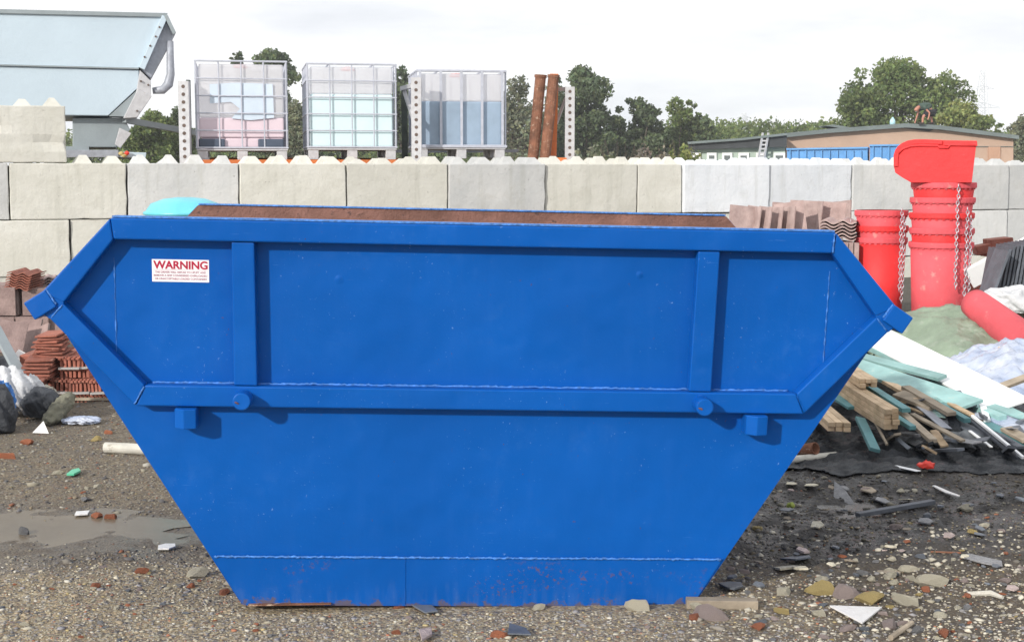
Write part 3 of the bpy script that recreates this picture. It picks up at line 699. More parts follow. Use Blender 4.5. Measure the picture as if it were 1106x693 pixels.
a_ = MB(); a_.bar(P(596, 173, YR+.05), P(612, 173.5, YR+.05), .06, .07); a_.bar(P(560, 175, YR+.4), P(613, 175, YR+.1), .06, .07); ent(a_, 'beam', M['orange'], bevel=.004)
a_ = MB(); a_.bar(P(600, 97, YR+.4), P(612, 96, YR+.34), .05, .045); a_.bar(P(601, 134, YR+.4), P(611, 106, YR+.34), .03, .03); ent(a_, 'brace', M['galv_light'])
for i, (xt, xb) in enumerate(((584, 575), (598, 588))):
    m_ = MB(); m_.tube([P(xt, 81, YR+.2), P(xt-.2, 84, YR+.2), P(xt-.2, 84.1, YR+.2), P(xb-.5, 182, YR+.05)], [.078, .078, .068, .068], 14)
    o = m_.build('rusty_pipe', M['rust'], smooth=False)
    tag(o, ('rusty brown steel pipe leaning behind the wall, left of the pair' if i == 0 else 'rusty steel pipe leaning against the orange post, right of the pair'), 'pipe', 'rusty leaning pipes')

def plastic(name, col, a=.75):
    m, nt, bs, oc = newmat(name)
    c = nt.ramp(nt.noise(oc, 3, 4, .5), [(.3, tuple(x*.95 for x in col)), (.7, col)]); nt.link(c, bs.inputs['Base Color'])
    bs.inputs['Roughness'].default_value = .35; tr = nt.new('ShaderNodeBsdfTranslucent'); nt.link(c, tr.inputs['Color'])
    tp = nt.new('ShaderNodeBsdfTransparent')
    mx = nt.new('ShaderNodeMixShader'); mx.inputs[0].default_value = .45; nt.link(bs.outputs[0], mx.inputs[1]); nt.link(tr.outputs[0], mx.inputs[2])
    m2 = nt.new('ShaderNodeMixShader'); m2.inputs[0].default_value = a; nt.link(tp.outputs[0], m2.inputs[1]); nt.link(mx.outputs[0], m2.inputs[2])
    nt.link(m2.outputs[0], m.node_tree.nodes['Material Output'].inputs['Surface'])
    nt.link(nt.bump(nt.noise(oc, 5, 3, .5), .01, .5), bs.inputs['Normal']); return m
PL_W = plastic('milky_white_polythene', (.88, .88, .91), .72)
def ibc(px, ptop, pbot, yaw_, bands, label, style, Y, wdt):
    b = P(px, pbot, Y); t = P(px, ptop, Y); hgt = t.z-b.z
    e = empty('caged_tank', b, label, 'liquid tank', 'caged liquid tanks behind the wall'); e.rotation_euler = (0, 0, yaw_)
    w2 = wdt/2; d2 = .55
    # pallet
    m_ = MB(); m_.box((0, 0, .125), (wdt, 2*d2, .02)); 
    for x in (-w2+.07, 0, w2-.07):
        for y in (-d2+.07, 0, d2-.07): m_.box((x, y, .066), (.12, .12, .098))
        m_.box((x, 0, .01), (.12, 2*d2, .014))
    m_.build('pallet', M['galv_light'], e, bevel=.006)
    # bottle: milky wall above, liquid zones below, as stacked rounded boxes
    z0 = .15; z1 = hgt-.03; zz = z0
    for (frac, mt, nm, grow) in bands:
        z2 = z0+(z1-z0)*frac
        q = MB(); q.box((0, 0, (zz+z2)/2), (wdt-.08+grow, 2*d2-.08+grow, z2-zz-.002)); q.build(nm, mt, e, bevel=.02, seg=3); zz = z2
    # neck cap
    q = MB(); q.lathe((0, 0, z1), [(0, .03), (.08, .03), (.085, .0), (.085, -.01)], 20); q.build('cap', M['redtape'], e)
    g = MB(); rr = .0085
    def ring(z, r=rr): g.tube([(-w2, -d2, z), (0, -d2, z), (w2, -d2, z), (w2, d2, z), (0, d2, z), (-w2, d2, z)], r, 6, closed=True)
    if style == 'grid':
        for k in range(6): ring(.15+(hgt-.15)*k/5, .011 if k in (0, 5) else rr)
        for k in range(5):
            for s in (-1, 1):
                x = -w2+.01+(wdt-.02)*k/4; g.tube([(x, s*(d2-.003), .14), (x, s*(d2-.003), hgt)], rr, 6)
                y = -d2+.01+(2*d2-.02)*k/4; g.tube([(s*(w2-.003), y, .14), (s*(w2-.003), y, hgt)], rr, 6)
    else:
        ring(.15, .022); ring(hgt, .016)
        for k in range(5):
            for s in (-1, 1):
                x = -w2+.04+(wdt-.08)*k/4; g.box((x, s*(d2+.002), (hgt+.14)/2), (.030, .02, hgt-.14))
                y = -d2+.04+(2*d2-.08)*k/4; g.box((s*(w2+.002), y, (hgt+.14)/2), (.02, .030, hgt-.14))
    g.box((-w2*.5, 0, hgt+.004), (.02, 2*d2, .012)); g.box((w2*.5, 0, hgt+.004), (.02, 2*d2, .012))
    g.build('cage', M['cage'], e)
    return e
L_pink = mat('pale_pink_liquid', (.68, .56, .62), .4, 0, .04, 3, 0); L_bl = mat('painted_blue_sheen', (.58, .67, .78), .5, 0, .06, 3, 0)  # the blue one colours a reflection on the tank front
L_aqua = mat('pale_aqua_liquid', (.62, .77, .80), .4, 0, .06, 2, 0); L_blue = mat('mid_blue_liquid', (.29, .38, .49), .3, 0, .18, 2, 0)
L_dark = mat('recess_shade_colour', (.06, .08, .12), .5, 0, .2, 3, 0)  # near-black for the shade in the recesses at the tank foot
t1 = ibc(262, 70, 174, R(11), [(.12, L_pink, 'liquid_base', -.02), (.36, L_pink, 'liquid', 0), (1.0, PL_W, 'bottle', 0)], 'caged white tank with pink liquid low down, leftmost of the three tanks', 'grid', 17.1, 1.05)
# label-like blue reflection on the first tank painted as a sheet; dark boxes paint recess shade
hh = P(262, 70, 17).z-P(262, 174, 17).z
for (x, z, a, b) in ((-.35, .205, .3, .1), (.33, .205, .3, .1)): q = MB(); q.box((x, -.527, z), (a, .03, b)); q.build('recess_shade', L_dark, t1, bevel=.02)
q = MB(); pl = [(-.36, .88), (-.05, .9), (.36, .89), (.37, .50), (.1, .47), (-.12, .49), (-.02, .6), (-.12, .68), (-.36, .66)]
q.prism(pl, lambda p: Vector((p[0], -.5345, p[1])), lambda p: Vector((p[0], -.520, p[1]))); q.build('sheen_sheet', L_bl, t1)
t2 = ibc(377, 73, 173, R(11), [(.66, L_aqua, 'liquid', 0), (1.0, PL_W, 'bottle', 0)], 'caged tank two thirds full of pale aqua liquid, middle of the three tanks', 'grid', 17.45, 1.06)
t3 = ibc(493, 80, 172, R(9), [(.62, L_blue, 'liquid', 0), (1.0, PL_W, 'bottle', 0)], 'tank of mid blue liquid in a cage of upright bars, right of the three', 'bars', 17.9, 1.09)

# ------------------------------------------------------------------ turquoise tub lid beyond the skip
c = P(200, 236, 11.0); c.z = 0
tb = empty('turquoise_tank', c, 'turquoise plastic tank with domed lid behind the skip, left side', 'tank')
zt = P(200, 213, 11).z; zr = P(200, 228, 11).z
q = MB(); q.lathe((0,0,0), [(.27, 0), (.29, zr-.12), (.30, zr-.08), (.30, zr-.02)], 40); q.build('tank_body', M['turq'], tb, smooth=True)
q = MB(); q.lathe((0,0,0), [(.305, zr-.03), (.318, zr-.025), (.318, zr-.005), (.30, zr+.002), (.26, zr+(zt-zr)*.55), (.16, zt-.012), (.06, zt), (.0005, zt)], 40); q.build('domed_lid', M['turq'], tb, smooth=True)

# ------------------------------------------------------------------ roof tiles behind the skip on the right
def wavy_tile(L=.42, Wd=.33, t=.012, amp=.018, waves=2.0, n=16):
    m_ = MB(); top = []; 
    def h(u): return amp*math.sin(u*waves*2*math.pi)
    A = [(-Wd/2+Wd*k/n, h(k/n)) for k in range(n+1)]
    vs = [];
    for y in (0, L):
        vs += [(x, y, z+t) for x, z in A]+[(x, y, z) for x, z in A]
    K = n+1; fs = []
    for k in range(n):
        fs += [(k, k+1, 2*K+k+1, 2*K+k), (K+k, 3*K+k, 3*K+k+1, K+k+1), (k, K+k, K+k+1, k+1), (2*K+k, 2*K+k+1, 3*K+k+1, 3*K+k)]
    fs += [(0, 2*K, 3*K, K), (n, K+n, 3*K+n, 2*K+n)]
    m_.add(vs, fs); return m_
tile_me = wavy_tile().build('roof_tile', M['pinktile'], recenter=False); TM = tile_me.data; bpy.data.objects.remove(tile_me)
t2_ = wavy_tile(amp=.006, waves=1.5, t=.014).build('roof_tile', M['pinktile'], recenter=False); TM2 = t2_.data; bpy.data.objects.remove(t2_)
def tile(loc, rot, label, group, scl=1):
    o = bpy.data.objects.new('roof_tile', TM2 if 'upright' in label else TM); C.objects.link(o); o.location = loc; o.rotation_euler = rot; o.scale = (scl,)*3
    return tag(o, label, 'roof tile', group)
# a pallet with strapped tiles that carries them
YT = 12.2
pz = P(850, 250, YT).z
pk = empty('tile_pallet', (P(850, 250, YT).x, YT, 0), 'pallet stacked with packed pink roof tiles behind the right of the skip', 'tile pallet')
q = MB(); q.box((0, .15, .06), (1.15, .9, .12)); q.build('pallet', M['woodgrey'], pk, bevel=.005)
q = MB()
for k in range(26): q.box((-.54+.0432*k, .15+random.gauss(0, .01), .12+(pz-.2)/2), (.036, .84, pz-.2+random.gauss(0, .008)))
q.build('tiles', M['pinktile'], pk, bevel=.003)
zt_ = pz-.07
names = ['outermost left', 'second', 'third', 'fourth', 'fifth', 'sixth']
for i, (px, pyt, lean, yw) in enumerate(((799, 222, 6, 24), (812, 222.5, 3, 70), (823, 223, 2, 72), (836, 223.5, 0, 68), (849, 223, -2, 70), (858, 218, -9, 15))):
    hgt = P(px, pyt, YT).z-zt_
    tile(Vector((P(px, 250, YT).x, YT+(.03 if i % 2 else -.02), zt_)), (R(84), R(lean), R(-yw if i else 10)), 'upright pink concrete roof tile, %s in the front row above the skip rim' % names[i], 'pink roof tiles behind the skip', hgt/.42)
for i, (px, pyt, lean, yw) in enumerate(((846, 219, 4, 10), (866, 216.5, 2, 30), (876, 217, 0, 65), (895, 218, 4, 20), (908, 217, -6, 60))):
    hgt = P(px, pyt, YT+.35).z-zt_
    tile(Vector((P(px, 250, YT+.35).x, YT+.35, zt_)), (R(84), R(lean), R(-yw)), 'upright pink concrete roof tile, %s from the left in the back row by the red chutes' % ('first', 'second', 'third', 'fourth', 'fifth')[i], 'pink roof tiles behind the skip', hgt/.42)
for i in range(6):
    b = P(902, 258-i*3.6, YT-.1)
    tile(b+Vector((.0, -.1, 0)), (R(2), R(random.uniform(-1, 1)), R(-18+random.uniform(-3, 3))), 'flat wavy pink tile, %s from the bottom of the small flat stack' % ('first', 'second', 'third', 'fourth', 'fifth', 'topmost')[i], 'flat stacked wavy tiles', .9)

# ------------------------------------------------------------------ red rubbish chutes
def chain(root, p, ln_, lr=.0175, wr=.0042):
    m_ = MB(); n = int(ln_/(lr*1.55)); z = 0
    for k in range(n):
        c = p+Vector((.004*math.sin(k*.7), 0, -k*lr*1.55)); pts = []
        for j in range(10):
            a = 2*math.pi*j/10; u = lr*.62*math.cos(a); v_ = lr*math.sin(a)
            pts.append(c+(Vector((u, 0, v_)) if k % 2 else Vector((0, u, v_))+Vector((u*.3, 0, 0))))
        m_.tube(pts, wr, 5, closed=True)
    return m_.build('chain', M['chain'], root)
def chute_stack(px, Y, r, lips, label_fn, chains, fade):
    x = P(px, 250, Y).x; things = []
    for i, py in enumerate(lips):        # top to bottom: nested sections, each its own thing
        z = P(px, py, Y).z; last = i == len(lips)-1
        e = empty('rubbish_chute', (x+random.gauss(0, .004), Y, 0 if last else z-.16), label_fn(i), 'rubbish chute', 'nested red rubbish chutes')
        b = 0 if last else z-.16; H_ = z-b
        rt = r*(1+.0*i)
        m_ = MB(); rb_ = rt*.86 if last else rt*.93
        m_.lathe((0,0,0), [(rb_*.97, 0), (rb_, 0), (rt, H_-.03), (rt*.97, H_-.03)] if last else [(rt*.93, 0), (rt, H_-.03), (rt*.97, H_-.02)], 40)
        m_.build('chute_body', M['redfade'] if (i+fade) % 3 else M['red'], e, smooth=True)
        m_ = MB(); m_.lathe((0,0,0), [(rt*1.0, H_-.045), (rt*1.055, H_-.045), (rt*1.065, H_-.035), (rt*1.065, H_-.006), (rt*1.045, H_), (rt*.985, H_)], 40)
        for k in range(28):
            a = 2*math.pi*k/28; m_.box((rt*1.012*math.cos(a), rt*1.012*math.sin(a), H_-.052), (.006, .02, .010), Matrix.Rotation(a, 3, 'Z'))
        m_.build('rim', M['redfade'] if (i+fade+1) % 3 else M['red'], e)
        things.append(e)
        for (cx, py0, py1, ci) in chains:
            if ci == i:
                t_ = P(cx, py0, Y-r-.03); dxx = t_.x-e.location.x
                k = (Y-r-.03)/Y
                yy = -math.sqrt(max(.0, (r*1.1)**2-min(dxx, r*1.09)**2)) if abs(dxx) < r*1.1 else -.02
                p = Vector((dxx, yy-.012, t_.z-e.location.z)); chain(e, p, abs(P(cx, py0, Y).z-P(cx, py1, Y).z))
    return things
ordn = ['topmost', 'second from top', 'third from top', 'fourth from top', 'bottom tall']
chute_stack(1017, 11.6, .245, (197, 213, 229.5, 246, 261), lambda i: '%s section of the taller nested red chute stack under the hopper' % ordn[i], ((1035, 201, 314, 0), (1046, 226, 330, 1), (1051, 235, 332, 2), (983, 228, 320, 3)), 0)
chute_stack(952, 12.1, .212, (227, 243.5, 256), lambda i: '%s section of the shorter nested red chute stack' % ('topmost', 'middle', 'bottom tall')[i], ((978, 236, 330, 0), (925.5, 240, 330, 1)), 1)
# hopper on top
YC = 11.6
e = empty('chute_hopper', P(1017, 198, YC), 'bright red chute hopper with rounded nose on top of the taller chute stack', 'chute hopper'); eb = Vector(e.location)
prof = [(966.5,168),(968,162.5),(971,158.5),(975.5,155.2),(981.5,152.8),(989,151.6),(1000,151.4),(1020,152.4),(1054,153),(1053.5,159),(1049,197),(985,197),(976,192),(968,186.5),(966.5,180)]
def plane_at(px, py, Y, yaw_):
    n_ = Vector((-math.sin(yaw_), math.cos(yaw_), 0)); Q_ = P(px, py, Y)-Vector((0, 0, H))
    def f_(qx, qy, d=0.0):
        r_ = ray(qx, qy); return Vector((0, 0, H))+r_*(Q_.dot(n_)/r_.dot(n_))+n_*d
    return f_
pc_ = plane_at(1017, 175, YC, R(-17))
def hq(p, y): return pc_(p[0], p[1], y)-eb
for s in (-1, 1):
    q = MB(); q.prism(prof, lambda p: hq(p, s*.235), lambda p: hq(p, s*.225)); q.build('side_panel', M['red'], e, bevel=.003)
q = MB(); 
ring_ = prof
n = len(ring_)
for i in range(n):
    a, b = ring_[i], ring_[(i+1) % n]
    A = [hq(a, -.226), hq(b, -.226), hq(b, .226), hq(a, .226)]; q.add(A, [(0,1,2,3)])
q.build('shell', M['red'], e)
q = MB()
rim = [(971,164),(976,158),(984,155.3),(995,154.5),(1013,154.8),(1015,158),(1024,158),(1026,155),(1053,155.5)]
for s in (-1, 1): q.tube([hq((x, y+(3 if 0 < i < 5 else 2)), s*.24) for i, (x, y) in enumerate(rim)], .012, 6)
q.build('rim_fold', M['red'], e, smooth=True)
for s in (-1, 1):
    q = MB(); q.prism([(1018,152.2),(1054.5,152.8),(1055,158.5),(1020,158)], lambda p: hq(p, s*.25), lambda p: hq(p, s*.236)); q.build('rim', M['red'], e, bevel=.003)
for s in (-1, 1):
    q = MB(); q.prism([(966.3,180),(966.3,168),(968,162.3),(971,158.2),(975.5,155),(981.5,152.5),(989,151.3),(1000,151.2),(1018,152),(1018,156.5),(1001,156.2),(990,156.4),(983,157.6),(978,159.6),(974.5,162.5),(971.8,167),(971,172),(971,180)], lambda p: hq(p, s*.25), lambda p: hq(p, s*.236)); q.build('rim', M['red'], e, bevel=.003)


# ------------------------------------------------------------------ right-hand junk
def tagm(mb_, name, m_, label, cat, group=None, **k): return tag(mb_.build(name, m_, **k), label, cat, group)
def gridsheet(name, cx, cy, rx, ry, hf, m_, nx=70, ny=50, wob=.15, thick=0, seed=0):
    vs = {}; V_ = []; F_ = []
    for j in range(ny+1):
        for i in range(nx+1):
            u = -1+2*i/nx; v = -1+2*j/ny
            if u*u*u*u*.9+v*v*v*v*.9 > 1+wob*noise.noise(Vector((u*3+seed, v*3, 1)))*2: continue
            x = cx+u*rx+noise.noise(Vector((v*4, seed, u)))*.05; y = cy+v*ry+noise.noise(Vector((u*4, seed+5, v)))*.05
            vs[(i, j)] = len(V_); V_.append((x, y, hf(x, y, u, v)))
    for j in range(ny):
        for i in range(nx):
            q_ = [(i, j), (i+1, j), (i+1, j+1), (i, j+1)]
            if all(k in vs for k in q_): F_.append(tuple(vs[k] for k in q_))
    mb_ = MB(); mb_.add(V_, F_); o = mb_.build(name, m_, smooth=True)
    md = o.modifiers.new('thick', 'SOLIDIFY'); md.thickness = .003; return o
def ridged(x, y, s, f=1.0):
    p = Vector((x*f, y*f, s)); a = 0; amp = 1
    for k in range(4):
        a += amp*(1-abs(noise.noise(p))*2.2); p = p*2.05+Vector((3, 1, 7)); amp *= .5
    return a/1.9
# green tarpaulin mound
cT = P(1028, 360, 9.6)
def hT(x, y, u, v):
    r2 = u*u*.95+v*v*.9; b = .40*max(0, 1-r2)**.45
    return max(gh(x, y)+.01, b+(.08*(ridged(x+.4*y, y*.8, 2, 2.2)-.5)+.02*(ridged(x-y*.5, y*.6, 6, 7)-.5))*min(1, b*5)) 
tag(gridsheet('tarpaulin', P(1030, 360, 10.0).x, 10.0, .62, 1.0, hT, M['tarp'], 90, 90, .12), 'crumpled pale green tarpaulin mound in front of the red chutes', 'tarpaulin')
# lying red chute
q = MB(); a, b = P(1052, 327, 9.7), P(1125, 384, 8.9); ax = (b-a)
q.tube([a, a+ax*.1, b-ax*.04, b-ax*.035, b], [.10, .105, .13, .145, .145], 28, caps=False)
o = tagm(q, 'rubbish_chute', M['redfade'], 'pinkish red chute section lying on its side at the right edge', 'rubbish chute', smooth=True); md = o.modifiers.new('t', 'SOLIDIFY'); md.thickness = .006
# white board, orange tiles, dark tile pack, grey sack beyond it
q = MB(); q.bar(P(1046, 301, 11.4), P(1150, 246, 11.2), .05, .17, up=(0, -.3, 1)); tagm(q, 'board', M['whiteboard'], 'white board sloping up behind the dark tile pack at the right edge', 'board', bevel=.003)
for i, (px, py) in enumerate(((1065, 268), (1078, 262), (1076, 272))):
    q = MB(); q.box(P(px, py, 12.4), (.2, .2, .08), Matrix.Rotation(R(8*i-6), 3, 'Z') @ Matrix.Rotation(R(-12+6*i), 3, 'Y')); tagm(q, 'clay_tile', M['terracotta'], ('flat orange clay tile nearest the chain, behind the white board', 'flat orange clay tile uppermost behind the white board', 'flat orange clay tile lowest behind the white board')[i], 'clay tile', 'orange clay tiles behind the board', bevel=.006)
q = MB(); q.box((P(1075, 290, 12.6).x, 12.6, .2), (1.2, .5, 0.62)); tagm(q, 'tile_stack', M['terracotta'], 'low stack of dark red tiles behind the white sloping board', 'tile stack', bevel=.01)
pkk = empty('slate_pack', P(1092, 310, 10.6), 'pack of dark grey slates standing on edge at the right edge', 'slate pack'); pb_ = Vector(pkk.location)
for k in range(13):
    q = MB(); x = 1078+k*4.2; t_ = P(x, 266-k*.7 if k > 1 else 268, 10.6)-pb_; b_ = P(x-8, 309, 10.6)-pb_
    q.prism([(0, 0), (.0, 1)], lambda p: Vector((0,0,0)), lambda p: Vector((0,0,0))) if False else None
    d = (t_-b_); q.bar(b_, t_, .38, .018, up=(1, 0, 0)); q.build('slate', M['slatepack'], pkk, bevel=.002)
q = MB(); q.bar(P(1062, 326, 10.4), P(1083, 270, 10.4), .3, .02, up=(1, 0, 0)); tagm(q, 'slate', M['slatepack'], 'single dark slate leaning on the left of the slate pack', 'slate', bevel=.002)
def blob(name, cx, cy, cz, rx, ry, rz, m_, label, cat, amp=.25, f=5, seed=0, group=None, sub=5, flat=True):
    bm = bmesh.new(); bmesh.ops.create_icosphere(bm, subdivisions=sub, radius=1)
    for v in bm.verts:
        p = v.co.copy(); q0 = Vector((p.x*1.1+.5*p.z, p.y, p.z*.45+.3*p.x))*(f*.33)+Vector((seed, 0, seed))
        fo = 1-abs(noise.noise(q0))*2.4; fo2 = 1-abs(noise.noise(q0*2.3+Vector((4, 2, 1))))*2.4
        d = 1+amp*(.55*(fo-.5)+.28*(fo2-.5))+.35*amp*noise.noise(p*1.3+Vector((seed, 3, 0)))
        q_ = p*d; v.co = Vector((q_.x*rx, q_.y*ry, max(q_.z, -.55 if flat else -9)*rz))
    me = bpy.data.meshes.new(name); bm.to_mesh(me); bm.free(); me.materials.append(m_)
    me.polygons.foreach_set('use_smooth', [True]*len(me.polygons))
    o = bpy.data.objects.new(name, me); C.objects.link(o); o.location = (cx, cy, cz); return tag(o, label, cat, group)
c = P(1092, 326, 10.2); blob('sack', c.x+.05, c.y, c.z, .27, .2, .12, M['whitebag'], 'pale grey full sack under the dark slate pack at right edge', 'sack', .3, 6, 3)
q = MB(); q.box((P(1110, 345, 10.4).x, 10.5, .17), (1.0, .5, .36)); tagm(q, 'pallet', M['woodgrey'], 'grey wooden pallet under the pale sack at the right edge', 'pallet', bevel=.01)
# crumpled clear blue film
def hF(x, y, u, v):
    return max(.03, .42*max(0, 1-u*u*.6-v*v*.9)**.6*(.75+.25*u)+.11*(ridged(x+.5*y, y, 9, 3.2)-.5))
c = P(1075, 410, 8.6); tag(gridsheet('plastic_film', c.x+.13, 8.6, .6, .65, hF, M['film'], 80, 70, .2, seed=4), 'crumpled pale blue translucent plastic film beside the white board', 'plastic sheet')
q = MB(); q.bar(P(1083, 377, 8.6), P(1125, 374, 8.7), .09, .02); tagm(q, 'board', M['wood'], 'short pale wooden board lying above the blue film at right edge', 'board')
# black polythene draped under the timber
def hB(x, y, u, v):
    rise = sstep(6.6, 8.3, y)*.10; e_ = max(0, 1-abs(u)**5)*sstep(-1, -.72, v)
    return gh(x, y)+.006+(rise+.07*max(0, ridged(x*.8+y*.4, y*1.8, 4, 2.6)-.3)+.02*(ridged(x*.6-y*.5, y*1.5, 8, 8)-.5))*(.2+.8*e_)
tag(gridsheet('polythene_sheet', 2.25, 7.12, 1.2, .8, hB, M['blackplastic'], 150, 120, .16, seed=2), 'torn black polythene sheet spread under the timber pile at right', 'plastic sheet')
blob('crumpled_bag', P(1038, 478, 6.85).x, 6.85, P(1038, 484, 6.85).z, .17, .12, .075, mat('grey_polythene', (.10, .11, .12), .3, 0, .3, 8, .004, 18), 'dark grey crumpled polythene bag in front of the timber pile', 'bag', .5, 4.5, 5)
# timber: laths and boards
def board(p0, p1, w_, t_, mk, label, cat='board', up=(0, 0, 1), group=None, name='board', bevel=.002):
    q = MB(); q.bar(p0, p1, w_, t_, up); return tagm(q, name, M[mk], label, cat, group, bevel=bevel)
def lathpack(pf, pn, nr, nc, tw, th, label, ragged=.04):
    ax = (pn-pf).normalized(); sd = Vector((0,0,1)).cross(ax).normalized(); up = ax.cross(sd)
    rows = ['bottom', 'second', 'third', 'top', 'fifth']
    for r_ in range(nr):
        for c_ in range(nc):
            if nr > 3 and r_ == nr-2 and c_ == 1: pass
            sh = random.uniform(-ragged, 0); o_ = sd*((c_-(nc-1)/2)*(tw+.002))+up*(r_*(th+.0015))
            board(pf+o_, pn+o_+ax*sh, tw, th, 'wood', '%s, %s row, %s lath' % (label, rows[r_] if r_ < nr-1 else 'top', ('right', 'left', 'far left')[c_] if nc > 1 else 'single'), 'timber lath', up=tuple(up), group='sawn timber laths', name='timber_lath')
lathpack(P(885, 411, 7.9), P(964, 462, 6.75), 4, 2, .036, .0245, 'pale sawn lath in the big pack with yellowish sides', .03)
lathpack(P(870, 431, 7.6), P(907, 464, 6.7), 2, 3, .034, .022, 'pale sawn lath in the small pack beside the skip')
lathpack(P(900, 392, 8.0), P(939, 417, 7.2), 2, 3, .03, .022, 'pale lath in the upper pack behind the yellowish one', .06)
board(P(925, 352, 8.7), P(1095, 438, 7.35), .23, .012, 'whiteboard', 'long white board lying across the top of the timber pile', up=(-.05, -.55, 1))
board(P(936, 372, 8.45), P(1128, 463, 7.1), .07, .03, 'teal', 'long pale teal batten along the lower edge of the white board', up=(0, -.4, 1))
board(P(905, 388, 8.2), P(1050, 437, 7.2), .15, .018, 'teal', 'wide pale teal board below the white board', up=(0, -.55, 1))
board(P(915, 381, 8.35), P(1018, 408, 7.7), .07, .02, 'teal', 'short pale teal board behind the wide teal board', up=(0, -.5, 1))
board(P(1000, 418, 7.75), P(1083, 452, 7.1), .05, .035, 'teal', 'squared teal batten with its end facing the camera', up=(0, -.3, 1))
board(P(929, 452, 6.95), P(945, 486, 6.5), .05, .018, 'tealdark', 'short dark teal offcut standing down to the black sheet', up=(0, -1, .2))
board(P(935, 415, 7.5), P(979, 443, 6.95), .045, .022, 'tealdark', 'bright blue-teal batten right of the big lath pack', up=(0, -.3, 1))
board(P(948, 438, 7.1), P(986, 462, 6.75), .035, .022, 'tealdark', 'lower blue-teal offcut behind the end of the lath pack')
board(P(963, 436, 7.2), P(1008, 476, 6.6), .04, .02, 'woodgrey', 'grey lath with pale end pointing at the camera', up=(0, -.4, 1))
board(P(978, 418, 7.5), P(1028, 447, 7.0), .05, .02, 'woodgrey', 'grey weathered board under the wide teal board', up=(0, -.3, 1))
board(P(1005, 432, 7.4), P(1045, 454, 6.95), .035, .025, 'tealdark', 'dark teal batten under the middle of the pile', up=(0, -.3, 1))
board(P(1010, 427, 7.45), P(1050, 448, 7.0), .03, .012, 'wood', 'thin cream lath lying above the dark teal batten')
board(P(945, 405, 7.9), P(992, 432, 7.3), .05, .02, 'wood', 'tan wooden batten tucked behind the blue-teal batten', up=(0, -.3, 1))
board(P(970, 425, 7.4), P(1010, 440, 7.2), .09, .02, 'woodgrey', 'dull olive board end low inside the pile', up=(0, -.3, 1))
board(P(1050, 449, 7.0), P(1105, 494, 6.45), .016, .014, 'whiteboard', 'thin white trim strip slanting to the black sheet', up=(0, -.3, 1))
board(P(1046, 452, 7.02), P(1100, 495, 6.5), .022, .014, 'slatepack', 'thin black trim strip beside the white trim strip', up=(0, -.3, 1))
board(P(1060, 445, 7.25), P(1120, 468, 6.9), .12, .012, 'film', 'pale blue glassy strip at the lower right of the pile', up=(0, -.4, 1))
board(P(1080, 418, 7.7), P(1115, 405, 7.8), .05, .02, 'woodgrey', 'weathered grey batten lying on the blue film', up=(0, -.3, 1))
board(P(985, 447, 7.0), P(1040, 476, 6.6), .03, .012, 'woodgrey', 'narrow grey batten low in the pile left of the grey bag', up=(0, -.3, 1))
board(P(1020, 452, 7.15), P(1066, 470, 6.85), .07, .012, 'slate', 'dark slate-grey panel offcut behind the crumpled grey bag', up=(.1, -.5, 1))
board(P(992, 436, 7.3), P(1022, 462, 6.9), .06, .006, 'galv', 'pale metal flashing strip inside the pile', up=(.2, -.6, 1))
board(P(1062, 456, 7.1), P(1112, 480, 6.75), .06, .015, 'tealdark', 'dark teal board at the right end of the pile', up=(0, -.4, 1))
board(P(1030, 440, 7.45), P(1100, 470, 6.95), .022, .02, 'woodgrey', 'long thin grey lath under the squared teal batten', up=(0, -.4, 1))
board(P(893, 420, 7.6), P(925, 440, 7.2), .09, .016, 'tealdark', 'blue-green board beneath the small lath pack by the skip', up=(0, -.5, 1))
board(P(1070, 438, 7.3), P(1112, 452, 7.05), .06, .012, 'teal', 'pale teal offcut at the right edge below the white board', up=(0, -.4, 1))
board(P(940, 446, 7.0), P(958, 480, 6.7), .012, .012, 'woodgrey', 'thin stick leaning beside the dark teal offcut', up=(0, -1, .2))
rq = random.Random(21)
for i in range(42):
    px = rq.uniform(962, 1104); py = rq.uniform(max(430, 430+(px-1040)*.35), 486); Y_ = 7.45-(py-430)/60*.95
    L_ = rq.uniform(8, 34); a = rq.gauss(.45, .55); dx, dy = L_*math.cos(a), L_*math.sin(a)
    mk_ = rq.choice(['woodgrey', 'woodgrey', 'wood', 'tealdark', 'teal', 'slate', 'whiteboard', 'greystone', 'slatepack', 'blackplastic'])
    board(P(px-dx/2, py-dy/2, Y_+.1), P(px+dx/2, py+dy/2, Y_-.12), rq.uniform(.012, .06), rq.uniform(.006, .018), mk_, 'small broken offcut wedged among many others in the timber pile', 'offcut', up=(rq.gauss(0, .3), rq.gauss(-.4, .4), 1), group='small broken offcuts in the timber pile', name='offcut', bevel=.001)
# dark rubble under the pile so no ground shows through
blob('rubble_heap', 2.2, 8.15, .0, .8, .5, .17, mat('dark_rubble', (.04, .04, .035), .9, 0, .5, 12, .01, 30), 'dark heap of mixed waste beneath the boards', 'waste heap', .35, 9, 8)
# pipes by the skip
q = MB(); a, b = P(845, 489, 6.75), P(881, 484, 6.6); q.tube([a, b], .03, 18, caps=False); o = tagm(q, 'pipe', M['rust'], 'short rusty pipe poking out beside the skip bottom, above the pale pipe', 'pipe', smooth=True); md = o.modifiers.new('t', 'SOLIDIFY'); md.thickness = .004
q = MB(); q.tube([GH(828, 503)+Vector((0,0,.018)), GH(903, 497)+Vector((0,0,.02))], .018, 14); tagm(q, 'pipe', M['pipe'], 'pale muddy pipe on the ground right of the skip', 'pipe', smooth=True)
q = MB(); q.tube([GH(114, 489)+Vector((0,0,.028)), GH(175, 492)+Vector((0,0,.028))], .027, 18); tagm(q, 'pipe', M['pipe'], 'chalky white pipe on the gravel left of the skip', 'pipe', smooth=False)

